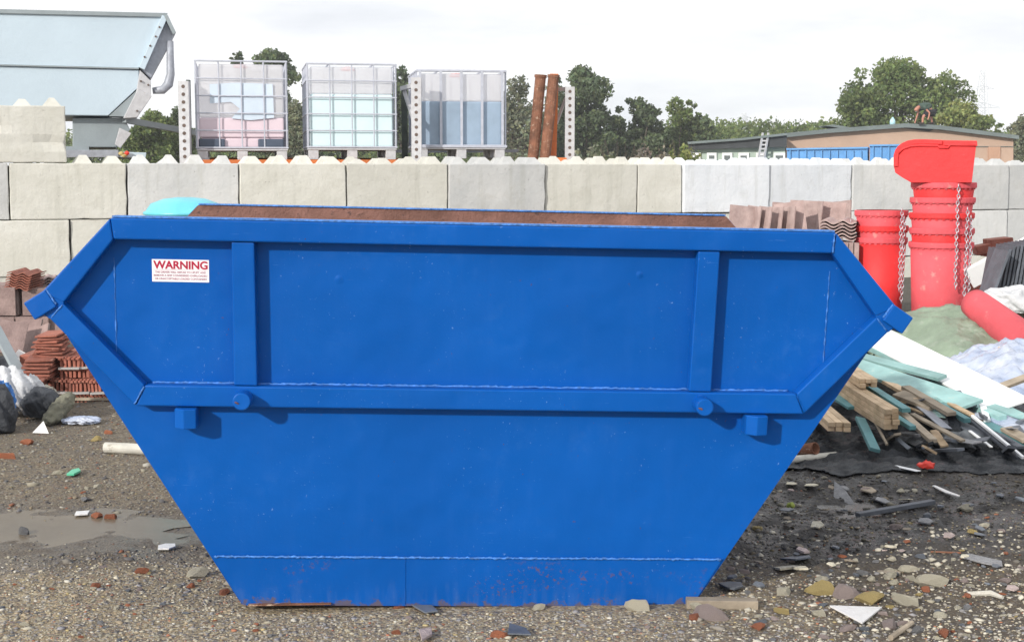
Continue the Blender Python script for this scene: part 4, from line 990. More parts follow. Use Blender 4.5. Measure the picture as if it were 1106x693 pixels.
# ------------------------------------------------------------------ left-hand junk
YP = 11.6
def pack(px0, py0, px1, py1, Y, dep, label, n=7, vert=False, mk='packtile'):
    a = P(px0, py1, Y); b = P(px1, py0, Y); e = empty('tile_pack', ((a.x+b.x)/2, Y, a.z), label, 'tile pack', 'strapped packs of pink tiles')
    W_ = b.x-a.x; H_ = b.z-a.z; m_ = MB()
    m_.box((0, 0, H_/2), (W_*.97, .012, H_*.985))
    for k in range(n): m_.box((random.gauss(0, .002), dep*(k+1)/n, H_/2+random.gauss(0, .003)), (W_, dep/n*.84, H_))
    m_.build('tiles', M[mk], e, bevel=.004)
    m_ = MB(); m_.box((0, dep*.52, H_/2), (W_+.006, .02, H_+.008)); m_.build('strap', M['strap'], e); return e
pack(-28, 310, 17, 341, YP, .5, 'pink tile pack in the upper row cut by the left edge')
pack(24, 311, 66, 341, YP+.05, .5, 'pink tile pack in the upper row behind the left lug of the skip')
pack(-30, 342, 16, 376, YP-.02, .5, 'pink tile pack in the lower row cut by the left edge')
pack(17.5, 342, 53, 376, YP-.03, .5, 'pink tile pack in the lower row next to the terracotta stack')
pack(55, 342, 92, 376, YP+.02, .5, 'pink tile pack in the lower row mostly hidden by the skip')
for i, (px, py, rz_, tl) in enumerate(((20, 372, 8, 25), (26, 362, -14, 38), (38, 370, -38, 30), (8, 364, 20, 25))):
    p = P(px, py, 10.9-.15*i)
    q = MB(); q.box(p, (.26, .02, .26), Matrix.Rotation(R(rz_), 3, 'Z') @ Matrix.Rotation(R(-tl), 3, 'X') @ Matrix.Rotation(R(rz_*.6), 3, 'Y'))
    tagm(q, 'flat_tile', M['packtile'], ('loose flat pink tile at the front of the leaning slabs', 'loose flat pink tile tilted against the packs, highest of the slabs', 'loose flat pink tile tilted to the right beside the terracotta stack', 'loose flat pink tile farthest left of the slabs')[i], 'flat tile', 'loose pink tiles at left', bevel=.003)
# small wavy terracotta stack on the packs
for i in range(7):
    p = P(22+.6*i, 311-2.6*i, YP+.1)
    o = bpy.data.objects.new('clay_tile', TM.copy()); o.data.materials.clear(); o.data.materials.append(M['terracotta']); C.objects.link(o)
    o.location = p+Vector((0, -.1, 0)); o.rotation_euler = (R(4), R(4), R(-8+random.uniform(-3, 3))); o.scale = (.66, .6, .6)
    tag(o, 'wavy terracotta tile, %s from the bottom of the small stack on the pink packs' % ('first', 'second', 'third', 'fourth', 'fifth', 'sixth', 'topmost')[i], 'clay tile', 'wavy terracotta tiles at left')
# a pale wavy tile stack beside
for i in range(4):
    p = P(50, 310-3*i, YP+.3); o = bpy.data.objects.new('roof_tile', TM); C.objects.link(o); o.location = p; o.rotation_euler = (R(3), R(-5), R(20)); o.scale = (.5,)*3
    tag(o, 'small pale wavy tile, %s of the little stack behind the skip lug' % ('lowest', 'second', 'third', 'topmost')[i], 'roof tile', 'small pale wavy tiles')
# terracotta plain tiles in strapped bundles on a pallet
YB = 8.45
pl = empty('pallet', (P(88, 445, YB).x, YB+.3, 0), 'low wooden pallet under the terracotta tile bundles', 'pallet'); zp = P(90, 437, YB).z
q = MB()
q.box((0, 0, zp-.012), (.62, .62, .02)); q.build('deck', M['woodgrey'], pl, bevel=.002)
for i, x in enumerate((-.27, .0, .27)):
    q = MB(); 
    if i != 1:
        q.box((x-.0, -.22, (zp-.03)/2+.012), (.075, .16, max(.03, zp-.05))); 
    q.box((x, .2, (zp-.03)/2+.012), (.075, .16, max(.03, zp-.05))); q.build('pallet_block', M['wood'], pl, bevel=.003)
q = MB(); q.box((.05, -.27, .012), (.62, .09, .018)); q.build('bottom_board', M['woodgrey'], pl, bevel=.002)
def bundle(px0, py0, px1, py1, Y, n, label, lean=0, dep=.24):
    a = P(px0, py1, Y); b = P(px1, py0, Y); e = empty('tile_bundle', ((a.x+b.x)/2, Y, a.z), label, 'tile bundle', 'strapped terracotta tile bundles'); e.rotation_euler = (0, R(lean), 0)
    W_ = b.x-a.x; H_ = b.z-a.z; m_ = MB(); rows = 2
    for k in range(n):
        x = -W_/2+W_*(k+.5)/n
        for j in range(rows):
            z0_ = H_*j/rows; hh_ = H_/rows
            m_.box((x+random.gauss(0, .001), dep/2+random.gauss(0, .004), z0_+hh_/2), (W_/n*.62, dep, hh_*.97), Matrix.Rotation(R(random.gauss(0, 2)), 3, 'Y'))
            m_.box((x-W_/n*.18, -.004, z0_+hh_*.8), (W_/n*.7, .02, hh_*.18))
    m_.build('tiles', M['terracotta'], e, bevel=.0015)
    m_ = MB(); m_.box((0, dep/2-.008, H_*.47), (W_*.94, dep+.04, .012)); m_.build('strap', M['strap'], e); return e
bundle(54, 408, 77, 437, YB, 5, 'leftmost strapped terracotta bundle of the bottom row', 3)
bundle(78.5, 409, 98, 437, YB, 5, 'middle strapped terracotta bundle of the bottom row', -2)
bundle(99, 409, 119, 437, YB, 5, 'rightmost strapped terracotta bundle of the bottom row beside the skip', -3)
bundle(64, 385, 87, 408, YB+.02, 5, 'strapped terracotta bundle in the upper row with a grey strap', 0)
bundle(88, 384, 97, 408, YB+.04, 2, 'pair of tiles on edge right of the upper bundle', -6)
def ctile(px, py, Y, sx_, rot, label, th=.014, dep=.18):
    q = MB(); q.box(P(px, py, Y), (sx_, dep, th), Matrix.Rotation(R(rot[1]), 3, 'Z') @ Matrix.Rotation(R(rot[0]), 3, 'Y') @ Matrix.Rotation(R(5), 3, 'X'))
    return tagm(q, 'clay_tile', M['terracotta'], label, 'clay tile', 'loose terracotta tiles on the pile', bevel=.004)
ordn = ['lowest', 'second', 'third', 'fourth', 'fifth', 'sixth', 'seventh', 'topmost']
for i in range(8): ctile(57+random.uniform(-2.5, 2.5), 382-3.1*i, YB+.1, .2-.008*i, (random.uniform(-5, 5), random.uniform(-12, 12)), 'loose terracotta tile, %s in the untidy flat stack on top of the pile' % ordn[i], .013)
for i in range(6): ctile(44+random.uniform(-2, 2), 406-3.9*i, YB+.02, .17, (random.uniform(-4, 4), random.uniform(-10, 10)), 'loose terracotta tile, %s in the flat stack left of the strapped bundles' % ordn[i if i < 5 else 7], .015)
for i in range(4): ctile(32+i*1.5, 417-3.4*i, YB-.05, .16, (random.uniform(3, 6), random.uniform(-10, 10)), 'loose terracotta tile, %s in the low stack by the white cloth' % ordn[i if i < 3 else 7], .013)
q = MB(); q.box(((P(60, 430, YB).x), YB+.35, zp/2+.12), (.55, .35, .3)); tagm(q, 'tile_stack', M['terracotta'], 'inner mass of terracotta tiles behind the strapped bundles', 'tile stack', bevel=.01)
q = MB(); q.box(P(36, 430, YB+.1), (.22, .3, .1)); tagm(q, 'concrete_lump', M['greystone'], 'grey lump under the low terracotta stack', 'concrete lump', bevel=.02)
# plank, slates, bags
board(P(-6, 352, 8.9), P(24, 408, 8.35), .075, .02, 'hopper_dark', 'grey metal plank leaning at the far left edge', up=(.9, -1, .3))
for i, (px, py, a, b) in enumerate(((26, 388, 30, 12), (33, 397, -12, 8), (38, 402, 18, -8), (28, 404, -25, 15), (20, 398, 8, -20))):
    q = MB(); q.box(P(px, py, 8.7-.05*i), (.13, .08, .012), Matrix.Rotation(R(a), 3, 'Y') @ Matrix.Rotation(R(b+35), 3, 'X')); tagm(q, 'slate_piece', M['whitetile'] if i == 0 else M['slate'], ('white broken tile on the slates at left', 'blue-grey broken slate piece below the white tile', 'blue-grey broken slate piece farthest right of the heap', 'blue-grey broken slate piece lowest of the heap', 'blue-grey broken slate piece leaning on the grey plank')[i], 'slate piece', 'broken slates at left')
blob('waste_heap', P(5, 420, 8.8).x, 8.8, .03, .38, .3, .17, M['darkbag'], 'dark waste heap behind the white sack at the left edge', 'waste heap', .4, 8, 12)
c = P(13, 437, 7.9); blob('sack', c.x, c.y, .125, .125, .12, .15, M['whitebag'], 'white plastic rubble sack slumped at the left edge', 'sack', .35, 5, 21)
c = P(2, 442, 7.6); blob('rag', c.x, c.y, .14, .065, .06, .11, M['bluebag'], 'bright blue rag against the white sack', 'rag', .5, 6, 25)
c = P(-6, 462, 7.4); blob('sack', c.x, c.y, .10, .12, .1, .17, M['darkbag'], 'black bag in front of the blue rag at the left edge', 'sack', .3, 5, 26)
c = P(33, 447, 8.0); blob('sack', c.x, c.y, .09, .085, .08, .13, M['whitebag'], 'small white plastic sack between the big white sack and the dark bag', 'sack', .35, 5, 63)
c = P(40, 424, 8.1); blob('cloth', c.x, c.y, P(40, 426, 8.1).z, .10, .07, .06, M['creambag'], 'off-white crumpled cloth on the dark bag', 'cloth', .7, 8, 31, flat=False)
c = P(46, 450, 7.85); blob('sack', c.x, c.y, .07, .11, .11, .10, M['darkbag'], 'dark crumpled bag beside the white sack', 'sack', .3, 5, 36)
q = MB(); pts_ = [P(77, 426, 7.95), P(70, 436, 7.8), P(61, 444, 7.7), P(52, 458, 7.62), P(48, 472, 7.6)]; pts_[-1].z = .035
q.tube(pts_, [.035, .05, .052, .045, .03], 14); o = q.build('cloth', M['olivecloth'], smooth=True); tag(o, 'muddy olive sleeve of cloth draped over the dark bag', 'cloth')
tx = bpy.data.textures.new('folds', 'CLOUDS'); tx.noise_scale = .035; o.modifiers.new('s', 'SUBSURF').levels = 2; o.modifiers['s'].render_levels = 3; md = o.modifiers.new('d', 'DISPLACE'); md.texture = tx; md.strength = .03
c = GH(88, 457); blob('plastic_bag', c.x, c.y, c.z+.015, .10, .07, .022, M['film'], 'flat clear plastic bag on the ground by the pallet', 'bag', .5, 7, 41)
c = GH(44, 468); q = MB(); q.add([c+Vector((-.045, 0, .005)), c+Vector((.05, -.02, .005)), c+Vector((0, .05, .06)), c+Vector((.01, .06, .0))], [(0,1,2), (0,3,1), (0,2,3), (1,3,2)]); tagm(q, 'tile_shard', M['whitetile'], 'white pointed tile shard below the olive cloth', 'tile shard')

# ------------------------------------------------------------------ loose pieces on the ground
def stone_mesh(seed, mk, cuts=5, jag=.5):
    r_ = random.Random(seed); bm = bmesh.new(); bmesh.ops.create_icosphere(bm, subdivisions=2, radius=1)
    for v in bm.verts: v.co *= 1+.35*noise.noise(v.co*1.3+Vector((seed*7.1, 0, 0)))
    for k in range(cuts):
        n_ = Vector((r_.gauss(0, 1), r_.gauss(0, 1), r_.gauss(0, 1))).normalized()
        res = bmesh.ops.bisect_plane(bm, geom=bm.verts[:]+bm.edges[:]+bm.faces[:], plane_co=n_*r_.uniform(.45, .75), plane_no=n_, clear_outer=True)
        eds = [g_ for g_ in res['geom_cut'] if isinstance(g_, bmesh.types.BMEdge)]
        try: bmesh.ops.contextual_create(bm, geom=eds)
        except Exception: pass
    bmesh.ops.recalc_face_normals(bm, faces=bm.faces)
    me = bpy.data.meshes.new('stone'); bm.to_mesh(me); bm.free(); me.materials.append(M[mk]); return me
SM = {}
def stone(px, py, wpx, asp, mk, label, cat='stone', group=None, name='stone', seed=None, flat=.45, rz=None):
    seed = seed if seed is not None else random.randrange(6)
    if (mk, seed) not in SM: SM[(mk, seed)] = stone_mesh(seed, mk)
    p = GH(px, py); s = wpx/F*p.y/2*1.15
    o = bpy.data.objects.new(name, SM[(mk, seed)]); C.objects.link(o); o.scale = (s, s*asp, s*flat); o.location = p+Vector((0, 0, s*flat*.4))
    o.rotation_euler = (random.uniform(-.2, .2), random.uniform(-.2, .2), rz if rz is not None else random.uniform(-.4, .4)); return tag(o, label, cat, group)
hero = [
 (886,641,38,.42,'yellowstone','knobbly ochre stone lying like a corn cob on the right ground',0.6,.5),
 (914,643,26,.9,'pinkstone','pinkish grey stone between the two yellow stones',0,.7),
 (941,650,32,.6,'yellowstone','flat yellow broken stone right of the pink stone',0,.5),
 (979,652,30,.6,'palestone','cream broken stone right of the yellow one',0,.5),
 (1005,632,30,.7,'palestone','wedge of cream stone with orange crumbs beside it',0,.6),
 (1000,638,14,.7,'brickbit','orange brick crumb under the cream wedge',0,.5),
 (1043,552,20,.6,'palestone','pale flat stone alone on the right mud',0,.5),
 (768,667,34,.6,'pinkstone','large pink grey stone in front of the wood offcut',0,.6),
 (752,657,16,.7,'palestone','white stone touching the wood offcut end',0,.7),
 (689,658,26,.6,'palestone','white stone against the bottom edge of the skip',0,.6),
 (582,658,12,1,'palestone','small pointed white stone at the skip base centre',0,.8),
 (750,668,16,.8,'brickbit','orange brick piece left of the large pink stone',0,.6),
 (430,656,14,.6,'brickbit','small orange brick piece at the skip base left of centre',0,.5),
 (540,687,20,.6,'brickbit','pinkish brick piece at the bottom centre of the photo',0,.5),
 (820,679,16,.7,'brickbit','salmon brick crumb lower right of the pink stone',0,.6),
 (845,662,18,.5,'yellowstone','pale yellow chip right of the wood offcut',0,.5),
 (213,623,20,.8,'palestone','white knobbly stone near the lower left skip corner',0,.8),
 (242,641,13,.8,'brickbit','orange brick bit nearest the lower left skip corner',0,.7),
 (206,634,10,.8,'brickbit','orange brick bit under the white knobbly stone',0,.7),
 (26,576,13,.8,'greystone','dark stone standing in the left puddle',0,.9),
 (105,560,14,.6,'brickbit','left orange brick bit of the pair above the puddle',0,.7),
 (120,560,14,.8,'brickbit','right orange brick bit of the pair above the puddle',0,.7),
 (153,619,13,.7,'brickbit','orange brick bit at the lower rim of the left puddle',0,.7),
 (103,634,12,.7,'brickbit','tan orange brick bit below the puddle',0,.7),
 (104,476,13,.6,'yellowstone','tan stone left above the white pipe',0,.6),
 (117,468,10,.6,'brickbit','orange crumb right of the tan stone',0,.6),
 (30,480,14,.6,'brickbit','orange brick bit below the olive cloth',0,.6),
 (8,495,22,.3,'brickbit','thin brick shard at the left edge',0,.4),
 (62,512,10,.8,'palestone','pale pebble left of the green plastic scrap',0,.6),
 (105,526,10,.8,'palestone','pale pebble in the middle of the left gravel',0,.6),
 (963,606,12,.5,'palestone','small cream chip above the cream wedge',0,.5),
 (1032,508,14,.5,'palestone','cream chip near the edge of the black sheet',0,.5),
 (1087,625,14,.5,'pinkstone','pink chip near the right edge',0,.5),
 (885,664,14,.9,'palestone','squarish white chip left of the white triangular tile',0,.6),
 (915,681,18,.6,'pinkstone','pink brick chip just below the white triangular tile',0,.5),
 (960,677,20,.9,'pinkstone','pinkish grey stone right of the white triangular tile',0,.6),
 (990,682,16,.7,'greystone','grey stone at the lower right in rubble',0,.6),
 (1015,665,14,.9,'palestone','pale stone at the right of the rubble cluster',0,.6),
 (1020,686,12,1.4,'brickbit','upright orange brick piece at the bottom right',0,.8)]
for i, (px, py, wp, asp, mk, lab, rz, fl) in enumerate(hero): stone(px, py, wp, asp, mk, lab, seed=i % 6, flat=fl, rz=-rz if rz else None)
def shard(px, py, poly, mk, label, name, cat, th=.006, tilt=(0, 0)):
    p = GH(px, py); k = p.y/F; m_ = MB(); sy_ = k*p.y/H*.95
    f0 = lambda q_, z: p+Vector((q_[0]*k, -q_[1]*sy_, z+.01+tilt[0]*q_[0]*k+tilt[1]*q_[1]*sy_))
    m_.prism(poly, lambda q_: f0(q_, th), lambda q_: f0(q_, 0)); return tagm(m_, name, M[mk], label, cat, bevel=.001)
shard(932, 668, [(-30,-11),(28,-9),(-8,10)], 'whitetile', 'white triangular tile shard in the right foreground', 'tile_shard', 'tile shard')
shard(1062, 606, [(-22,-4),(-8,-7),(18,2),(12,8),(-6,4)], 'greystone', 'thin grey slab on the mud at right', 'slab', 'slab')
shard(860, 606, [(-16,-3),(0,-6),(17,-4),(14,3),(-4,5)], 'slate', 'blue-grey slate sheet right of the skip corner', 'slate_piece', 'slate piece', .006, (.1, .2))
shard(853, 617, [(-16,-5),(6,-4),(16,2),(14,9),(6,7),(2,1),(-12,2)], 'palestone', 'pale torn plastic piece below the blue-grey slate sheet', 'plastic_scrap', 'plastic scrap', .008, (.1, .2))
shard(790, 636, [(-13,-3),(0,-6),(13,-5),(12,2),(0,7),(-8,4)], 'slate', 'rounded slate piece tucked by the lower right skip corner', 'slate_piece', 'slate piece', .007, (0, .1))
shard(910, 540, [(-10,0),(-2,-8),(6,-2),(9,5),(-4,4)], 'greystone', 'folded grey card scrap on the dark mud', 'card_scrap', 'card scrap', .004, (.1, -.3))
shard(458, 661, [(-14,-4),(8,-4),(16,3),(2,5)], 'slate', 'dark slate flake in the gravel before the skip', 'slate_piece', 'slate flake', .005)
shard(560, 684, [(-10,-8),(8,-2),(14,6),(-12,5)], 'slate', 'blue-grey slate flake at the bottom centre', 'slate_piece', 'slate flake', .005)
shard(460, 690, [(-9,-6),(5,-8),(7,0),(-3,7)], 'pinkstone', 'pale pink slab chip at the bottom edge', 'slab', 'slab chip', .008)
shard(180, 593, [(-10,-1),(-4,-3),(7,-3),(10,0),(5,3),(-7,3)], 'whitetile', 'white oval chip beside the puddle', 'tile_shard', 'tile shard', .006)
shard(88, 559, [(-8,-2),(6,-3),(8,1),(-5,2)], 'whitetile', 'white chip left of the orange brick pair', 'tile_shard', 'tile shard', .006)
shard(80, 513, [(-5,-2),(0,-4),(6,-1),(4,3),(-4,3)], 'greenbit', 'green plastic scrap on the left gravel', 'plastic_scrap', 'plastic scrap', .01)
shard(1024, 535, [(-8,-8),(-4,-8),(3,0),(8,4),(5,5),(-4,0)], 'whitetile', 'white plastic sliver near the black sheet', 'plastic_scrap', 'plastic scrap', .005)
c = GH(854, 549); blob('rag', c.x, c.y, c.z+.012, .017, .014, .016, M['limeleaf'], 'small lime green scrap on the dark mud', 'scrap', .4, 6, 50, sub=3)
board(GH(741, 655)+Vector((0,0,.014)), GH(818, 656)+Vector((0,-.0,.014)), .045, .028, 'woodgrey', 'brown timber offcut against the lower right skip corner', 'timber offcut', name='timber_offcut')
bpy.data.objects[-1] if False else None
board(GH(926, 556)+Vector((0,0,.014)), GH(1008, 546)+Vector((0,0,.018)), .03, .018, 'slatepack', 'black batten on the dark mud at right', 'batten', name='batten')
q = MB(); q.tube([GH(1045, 640)+Vector((0,0,.01)), GH(1070, 644)+Vector((0,0,.012)), GH(1083, 648)+Vector((0,0,.008))], [.008, .01, .006], 8); tagm(q, 'stick', M['pipe'], 'pale peeled stick on the ground at right', 'stick')
q = MB(); q.tube([GH(962, 692)+Vector((0,0,.01)), GH(985, 676)+Vector((0,0,.012))], [.009, .008], 8); tagm(q, 'stick', M['woodgrey'], 'brown stick at the bottom edge near the white triangular tile', 'stick')
board(GH(947, 620)+Vector((0,0,.008)), GH(972, 622)+Vector((0,0,.008)), .03, .012, 'woodgrey', 'small beige wood chip above the pink stone', 'wood chip', name='wood_chip')
board(GH(1005, 597)+Vector((0,0,.006)), GH(1038, 597)+Vector((0,0,.006)), .008, .006, 'rust', 'thin reddish strip on the right mud', 'strip', name='strip')
board(GH(966, 505)+Vector((0,0,.02)), GH(992, 513)+Vector((0,0,.02)), .03, .004, 'whiteboard', 'white plastic tape on the edge of the black sheet', 'tape', name='tape')
c = GH(1000, 511); blob('tape', c.x, c.y, c.z+.03, .035, .02, .02, M['redtape'], 'crumpled red tape on the edge of the black sheet', 'tape', .8, 9, 52, sub=3)
rz_ = random.Random(11)
for i in range(46):
    py = rz_.uniform(520, 640); px = rz_.uniform(830-(py-520)*.6+22, 1104)
    mk = rz_.choice(['slate', 'greystone', 'palestone', 'woodgrey', 'slate', 'pinkstone'])
    nm = {'palestone': 'cream', 'pinkstone': 'pinkish', 'greystone': 'grey', 'slate': 'slate', 'woodgrey': 'wood'}[mk]; a = rz_.uniform(2.5, 8)
    shard(px, py, [(-a, rz_.uniform(-1, 1)), (-a*.3, -a*.4), (a*.8, -a*.25), (a, a*.2), (0, a*.4)], mk, 'thin %s chip among many on the churned dark mud at right' % nm, 'chip', 'chip', rz_.uniform(.003, .008), (rz_.uniform(-.2, .2), rz_.uniform(-.1, .3)))['group'] = 'thin %s chips on the mud' % nm
# unnamed scatter of rubble stones
mk_all = ['palestone', 'pinkstone', 'greystone', 'brickbit', 'slate', 'yellowstone']
n = 0; rr_ = random.Random(3)
while n < 250:
    py = rr_.choice([rr_.uniform(520, 690), rr_.uniform(600, 692)]); px = rr_.choice([rr_.uniform(760, 1106), rr_.uniform(800, 1106), rr_.uniform(0, 240), rr_.uniform(260, 760)])
    if 225 < px < 775 and py < 668: continue
    if px < 230 and (545 < py < 610 or py < 500): continue
    edge = 232+(652-598)*0
    if px < 500 and px > 150+(py-500)*.75-5 and py < 655: continue
    if 740 < px < 870-(py-500)*.75 and py < 660: continue
    mk = rr_.choices(mk_all, [5, 3, 4, 1.6, 1.6, .8])[0]; wp = 4+abs(rr_.gauss(0, 1))*(5 if px > 780 else 2.5)
    nm = {'palestone': 'cream', 'pinkstone': 'pinkish', 'greystone': 'grey', 'brickbit': 'orange brick', 'slate': 'dark slate', 'yellowstone': 'ochre'}[mk]
    sd_ = 'right foreground' if px > 740 else 'left ground' if px < 260 else 'gravel in front of the skip'
    stone(px, py, wp, rr_.uniform(.5, 1), mk, 'small %s rubble fragment among many on the %s' % (nm, sd_), 'rubble', 'small %s rubble fragments, %s' % (nm, sd_), 'rubble_fragment', flat=rr_.uniform(.3, .7)); n += 1

# ------------------------------------------------------------------ buildings far behind
YG = 70.0
def fp(px, py, dy=0, b=None): 
    v = P(px, py, YG)+Vector((0, dy, 0)); return v-b if b is not None else v
bd = empty('workshop_building', (P(970, 150, YG).x, YG, 0), 'long salmon rendered building with grey low-pitched roof at right', 'building'); bb = Vector(bd.location)
def bpr(poly, d0, d1): 
    m_ = MB(); m_.prism(poly, lambda p: fp(p[0], p[1], d0, bb), lambda p: fp(p[0], p[1], d1, bb)); return m_
zg = 185+H/YG*F
bpr([(849,148),(894,143.5),(976,137.5),(1010,139.5),(1094.5,150),(1094.5,zg),(849,zg)], 0, 9).build('wall', M['salmon'], bd)
bpr([(848,144),(893,139.5),(976,133.5),(1012,135.5),(1098,146.5),(1098,150.5),(1012,140),(976,138),(893,144),(848,148.5)], -.35, 9.4).build('roof', M['roof'], bd)
bpr([(892,136),(900,134.5),(924,138.5),(914,139.5)], 0, 2).build('roof_slab', M['roof'], bd)
bpr([(976,138.5),(1008,140),(1003,142.2),(985,139.8)], -.1, -.005).build('gable_gap', M['fascia'], bd)
bpr([(1067,158.5),(1080,158.5),(1080,zg-1),(1067,zg-1)], -.08, -.005).build('shutter', M['salmon_door'], bd)
bpr([(1050,158),(1094,158),(1094,158.6),(1050,158.6)], -.06, -.005).build('wall_seam', M['roof'], bd)
YG = 66.0; fpl = plane_at(797, 165, 66.0, R(-9))
def fp(px, py, dy=0, b=None):
    v = fpl(px, py, dy); return v-b if b is not None else v
cb_ = empty('site_cabin', (P(797, 165, YG).x, YG, 0), 'pale green cabin with white windows and dark sagging fascia', 'cabin'); bb = Vector(cb_.location)
bpr([(746,161),(848,157),(848,185+H/YG*F),(746,185+H/YG*F)], 0, 6).build('wall', M['cabin'], cb_)
bpr([(743.5,156),(849.5,147),(849.5,159),(800,160),(744.5,162)], -.4, 6.2).build('fascia', M['fascia'], cb_)
bpr([(743,153.5),(800,149.5),(849.5,144),(849.7,146.5),(800,152),(743.5,156)], -.6, 6.3).build('roof', M['roof'], cb_)
for (a, b) in ((748.5,757),(763.5,774),(780,791),(797.5,809),(816.5,827.5),(835.5,848)):
    fr = bpr([(a,165),(b,165),(b,184),(a,184)], -.1, -.004).build('window', M['whiteframe'], cb_)
    bpr([(a+2.2,168),(b-2.4,168),(b-2.4,182),(a+2.2,182)], -.115, -.101).build('pane', M['pane'], fr)
# ladder
ld = MB()
A0, A1 = P(818, 178, 65.2), P(824, 143.5, 65.3); B0, B1 = P(824, 178, 65.2), P(830, 143.5, 65.3)
ld.bar(A0, A1, .06, .09); ld.bar(B0, B1, .06, .09)
for k in range(1, 8): ld.bar(A0.lerp(A1, k/8), B0.lerp(B1, k/8), .05, .07)
tagm(ld, 'ladder', M['galv_light'], 'pale aluminium ladder leaning on the cabin roof', 'ladder')
# blue containers
YG = 62.0; fpl = plane_at(930, 165, 62.0, R(-16))
for (x0, x1, t0, t1, lab) in ((850, 937, 161.5, 160, 'long sky blue steel container in front of the salmon building'), (939.5, 985, 157.5, 157, 'second taller sky blue container, partly behind the red chute hopper')):
    bc = empty('steel_container', (P((x0+x1)/2, 165, YG).x, YG, 0), lab, 'container'); bb = Vector(bc.location); zb = 185+H/YG*F
    bpr([(x0,t0),(x1,t1),(x1,zb),(x0,zb)], 0, 2.4).build('body', M['bluecont'], bc)
    m_ = bpr([(x0-.4,t0-1.2),(x1+.4,t1-1.2),(x1+.4,t1+.6),(x0-.4,t0+.6)], -.12, 2.5); m_.build('top_rail', M['bluecont'], bc)
    m_ = MB(); k = x0+3
    while k < x1-1:
        m_.prism([(k,t0+1),(k+1.2,t0+1),(k+1.2,zb),(k,zb)], lambda p: fp(p[0], p[1], -.1, bb), lambda p: fp(p[0], p[1], -.005, bb)); k += 8.5
    m_.build('ribs', M['bluecont'], bc)
# small clutter on the roof
q = MB(); c = P(964, 134.5, 69.8); q.lathe(c-Vector((0,0,.05)), [(.0, .0), (.13, 0), (.14, .2), (.10, .3), (.05, .34), (.05, .4), (0, .4)], 12); tagm(q, 'container', mat('pale_aqua_can', (.45, .7, .78), .5, 0, .1, 3, 0), 'small pale aqua can on the roof left of the man', 'can', smooth=True)
# person bending on the roof
YQ = 69.7
def pp(px, py, dy=0): return P(px, py, YQ+dy)
pe0 = pp(1003, 134.3)
def skinned(name, verts, edges, m_, parent, root=0, lv=2):
    me = bpy.data.meshes.new(name); me.from_pydata([tuple(v[0]-pe0) for v in verts], edges, []); me.materials.append(m_)
    o = bpy.data.objects.new(name, me); C.objects.link(o)
    o.modifiers.new('skin', 'SKIN'); sv = me.skin_vertices[0].data if me.skin_vertices else None
    if sv is None:
        bpy.context.view_layer.objects.active = o; me.skin_vertices.new() if hasattr(me.skin_vertices, 'new') else None; sv = me.skin_vertices[0].data
    for i, v in enumerate(verts): sv[i].radius = (v[1], v[1]); sv[i].use_root = (i == root)
    s_ = o.modifiers.new('sub', 'SUBSURF'); s_.levels = lv; s_.render_levels = lv
    if parent: o.parent = parent
    else: o.location = pe0
    return o
bv = [(pp(1006,119.5), .15), (pp(1002,114.5), .15), (pp(996,113.5), .165), (pp(992.5,115.3), .09), (pp(989.5,118.6), .115), (pp(988.5,120.3), .085),
 (pp(1007,121,.12), .1), (pp(1005.5,127,.16), .065), (pp(1007,132.6,.2), .045), (pp(1004.8,133.8,.15), .04),
 (pp(1003,121,-.12), .1), (pp(997,126,-.2), .068), (pp(996.5,132.4,-.2), .045), (pp(993.8,133.8,-.25), .04),
 (pp(993.5,117,.15), .06), (pp(991,124,.2), .045), (pp(988.8,130.5,.2), .032), (pp(988,133.4,.2), .035),
 (pp(998,116,-.2), .06), (pp(1004,122,-.28), .045), (pp(1003,127.5,-.3), .032), (pp(1001.5,129.5,-.3), .035)]
be = [(0,1),(1,2),(2,3),(3,4),(4,5),(0,6),(6,7),(7,8),(8,9),(0,10),(10,11),(11,12),(12,13),(2,14),(14,15),(15,16),(16,17),(2,18),(18,19),(19,20),(20,21)]
pr = skinned('person', bv, be, M['skin'], None)
tag(pr, 'man in dark green t-shirt and black shorts bending over on the roof', 'person')
skinned('t_shirt', [(pp(1005,118), .24), (pp(1001,114.3), .25), (pp(996,113.3), .27), (pp(993.3,115), .17), (pp(993.6,117.5,.16), .125), (pp(992.4,120,.18), .10), (pp(998.5,116.5,-.21), .125), (pp(1001,118.6,-.25), .10)], [(0,1),(1,2),(2,3),(2,4),(4,5),(2,6),(6,7)], M['shirt'], pr)
skinned('shorts', [(pp(1005.3,119), .21), (pp(1006.5,121.5,.12), .17), (pp(1005.8,126.5,.16), .14), (pp(1002.5,121.5,-.12), .19), (pp(997.8,125.5,-.19), .14)], [(0,1),(1,2),(0,3),(3,4)], M['shorts'], pr)
for (x, y, d) in ((1006, 133.4, .18), (995, 133.4, -.22)):
    q = MB(); q.box(pp(x, y, d)-pe0, (.3, .12, .1)); q.build('boot', M['boot'], pr, bevel=.03)
for pxs in ((990, 1),):
    skinned('hair', [(pp(990,117.6), .118), (pp(991,116.9), .1)], [(0,1)], M['boot'], pr, lv=2)

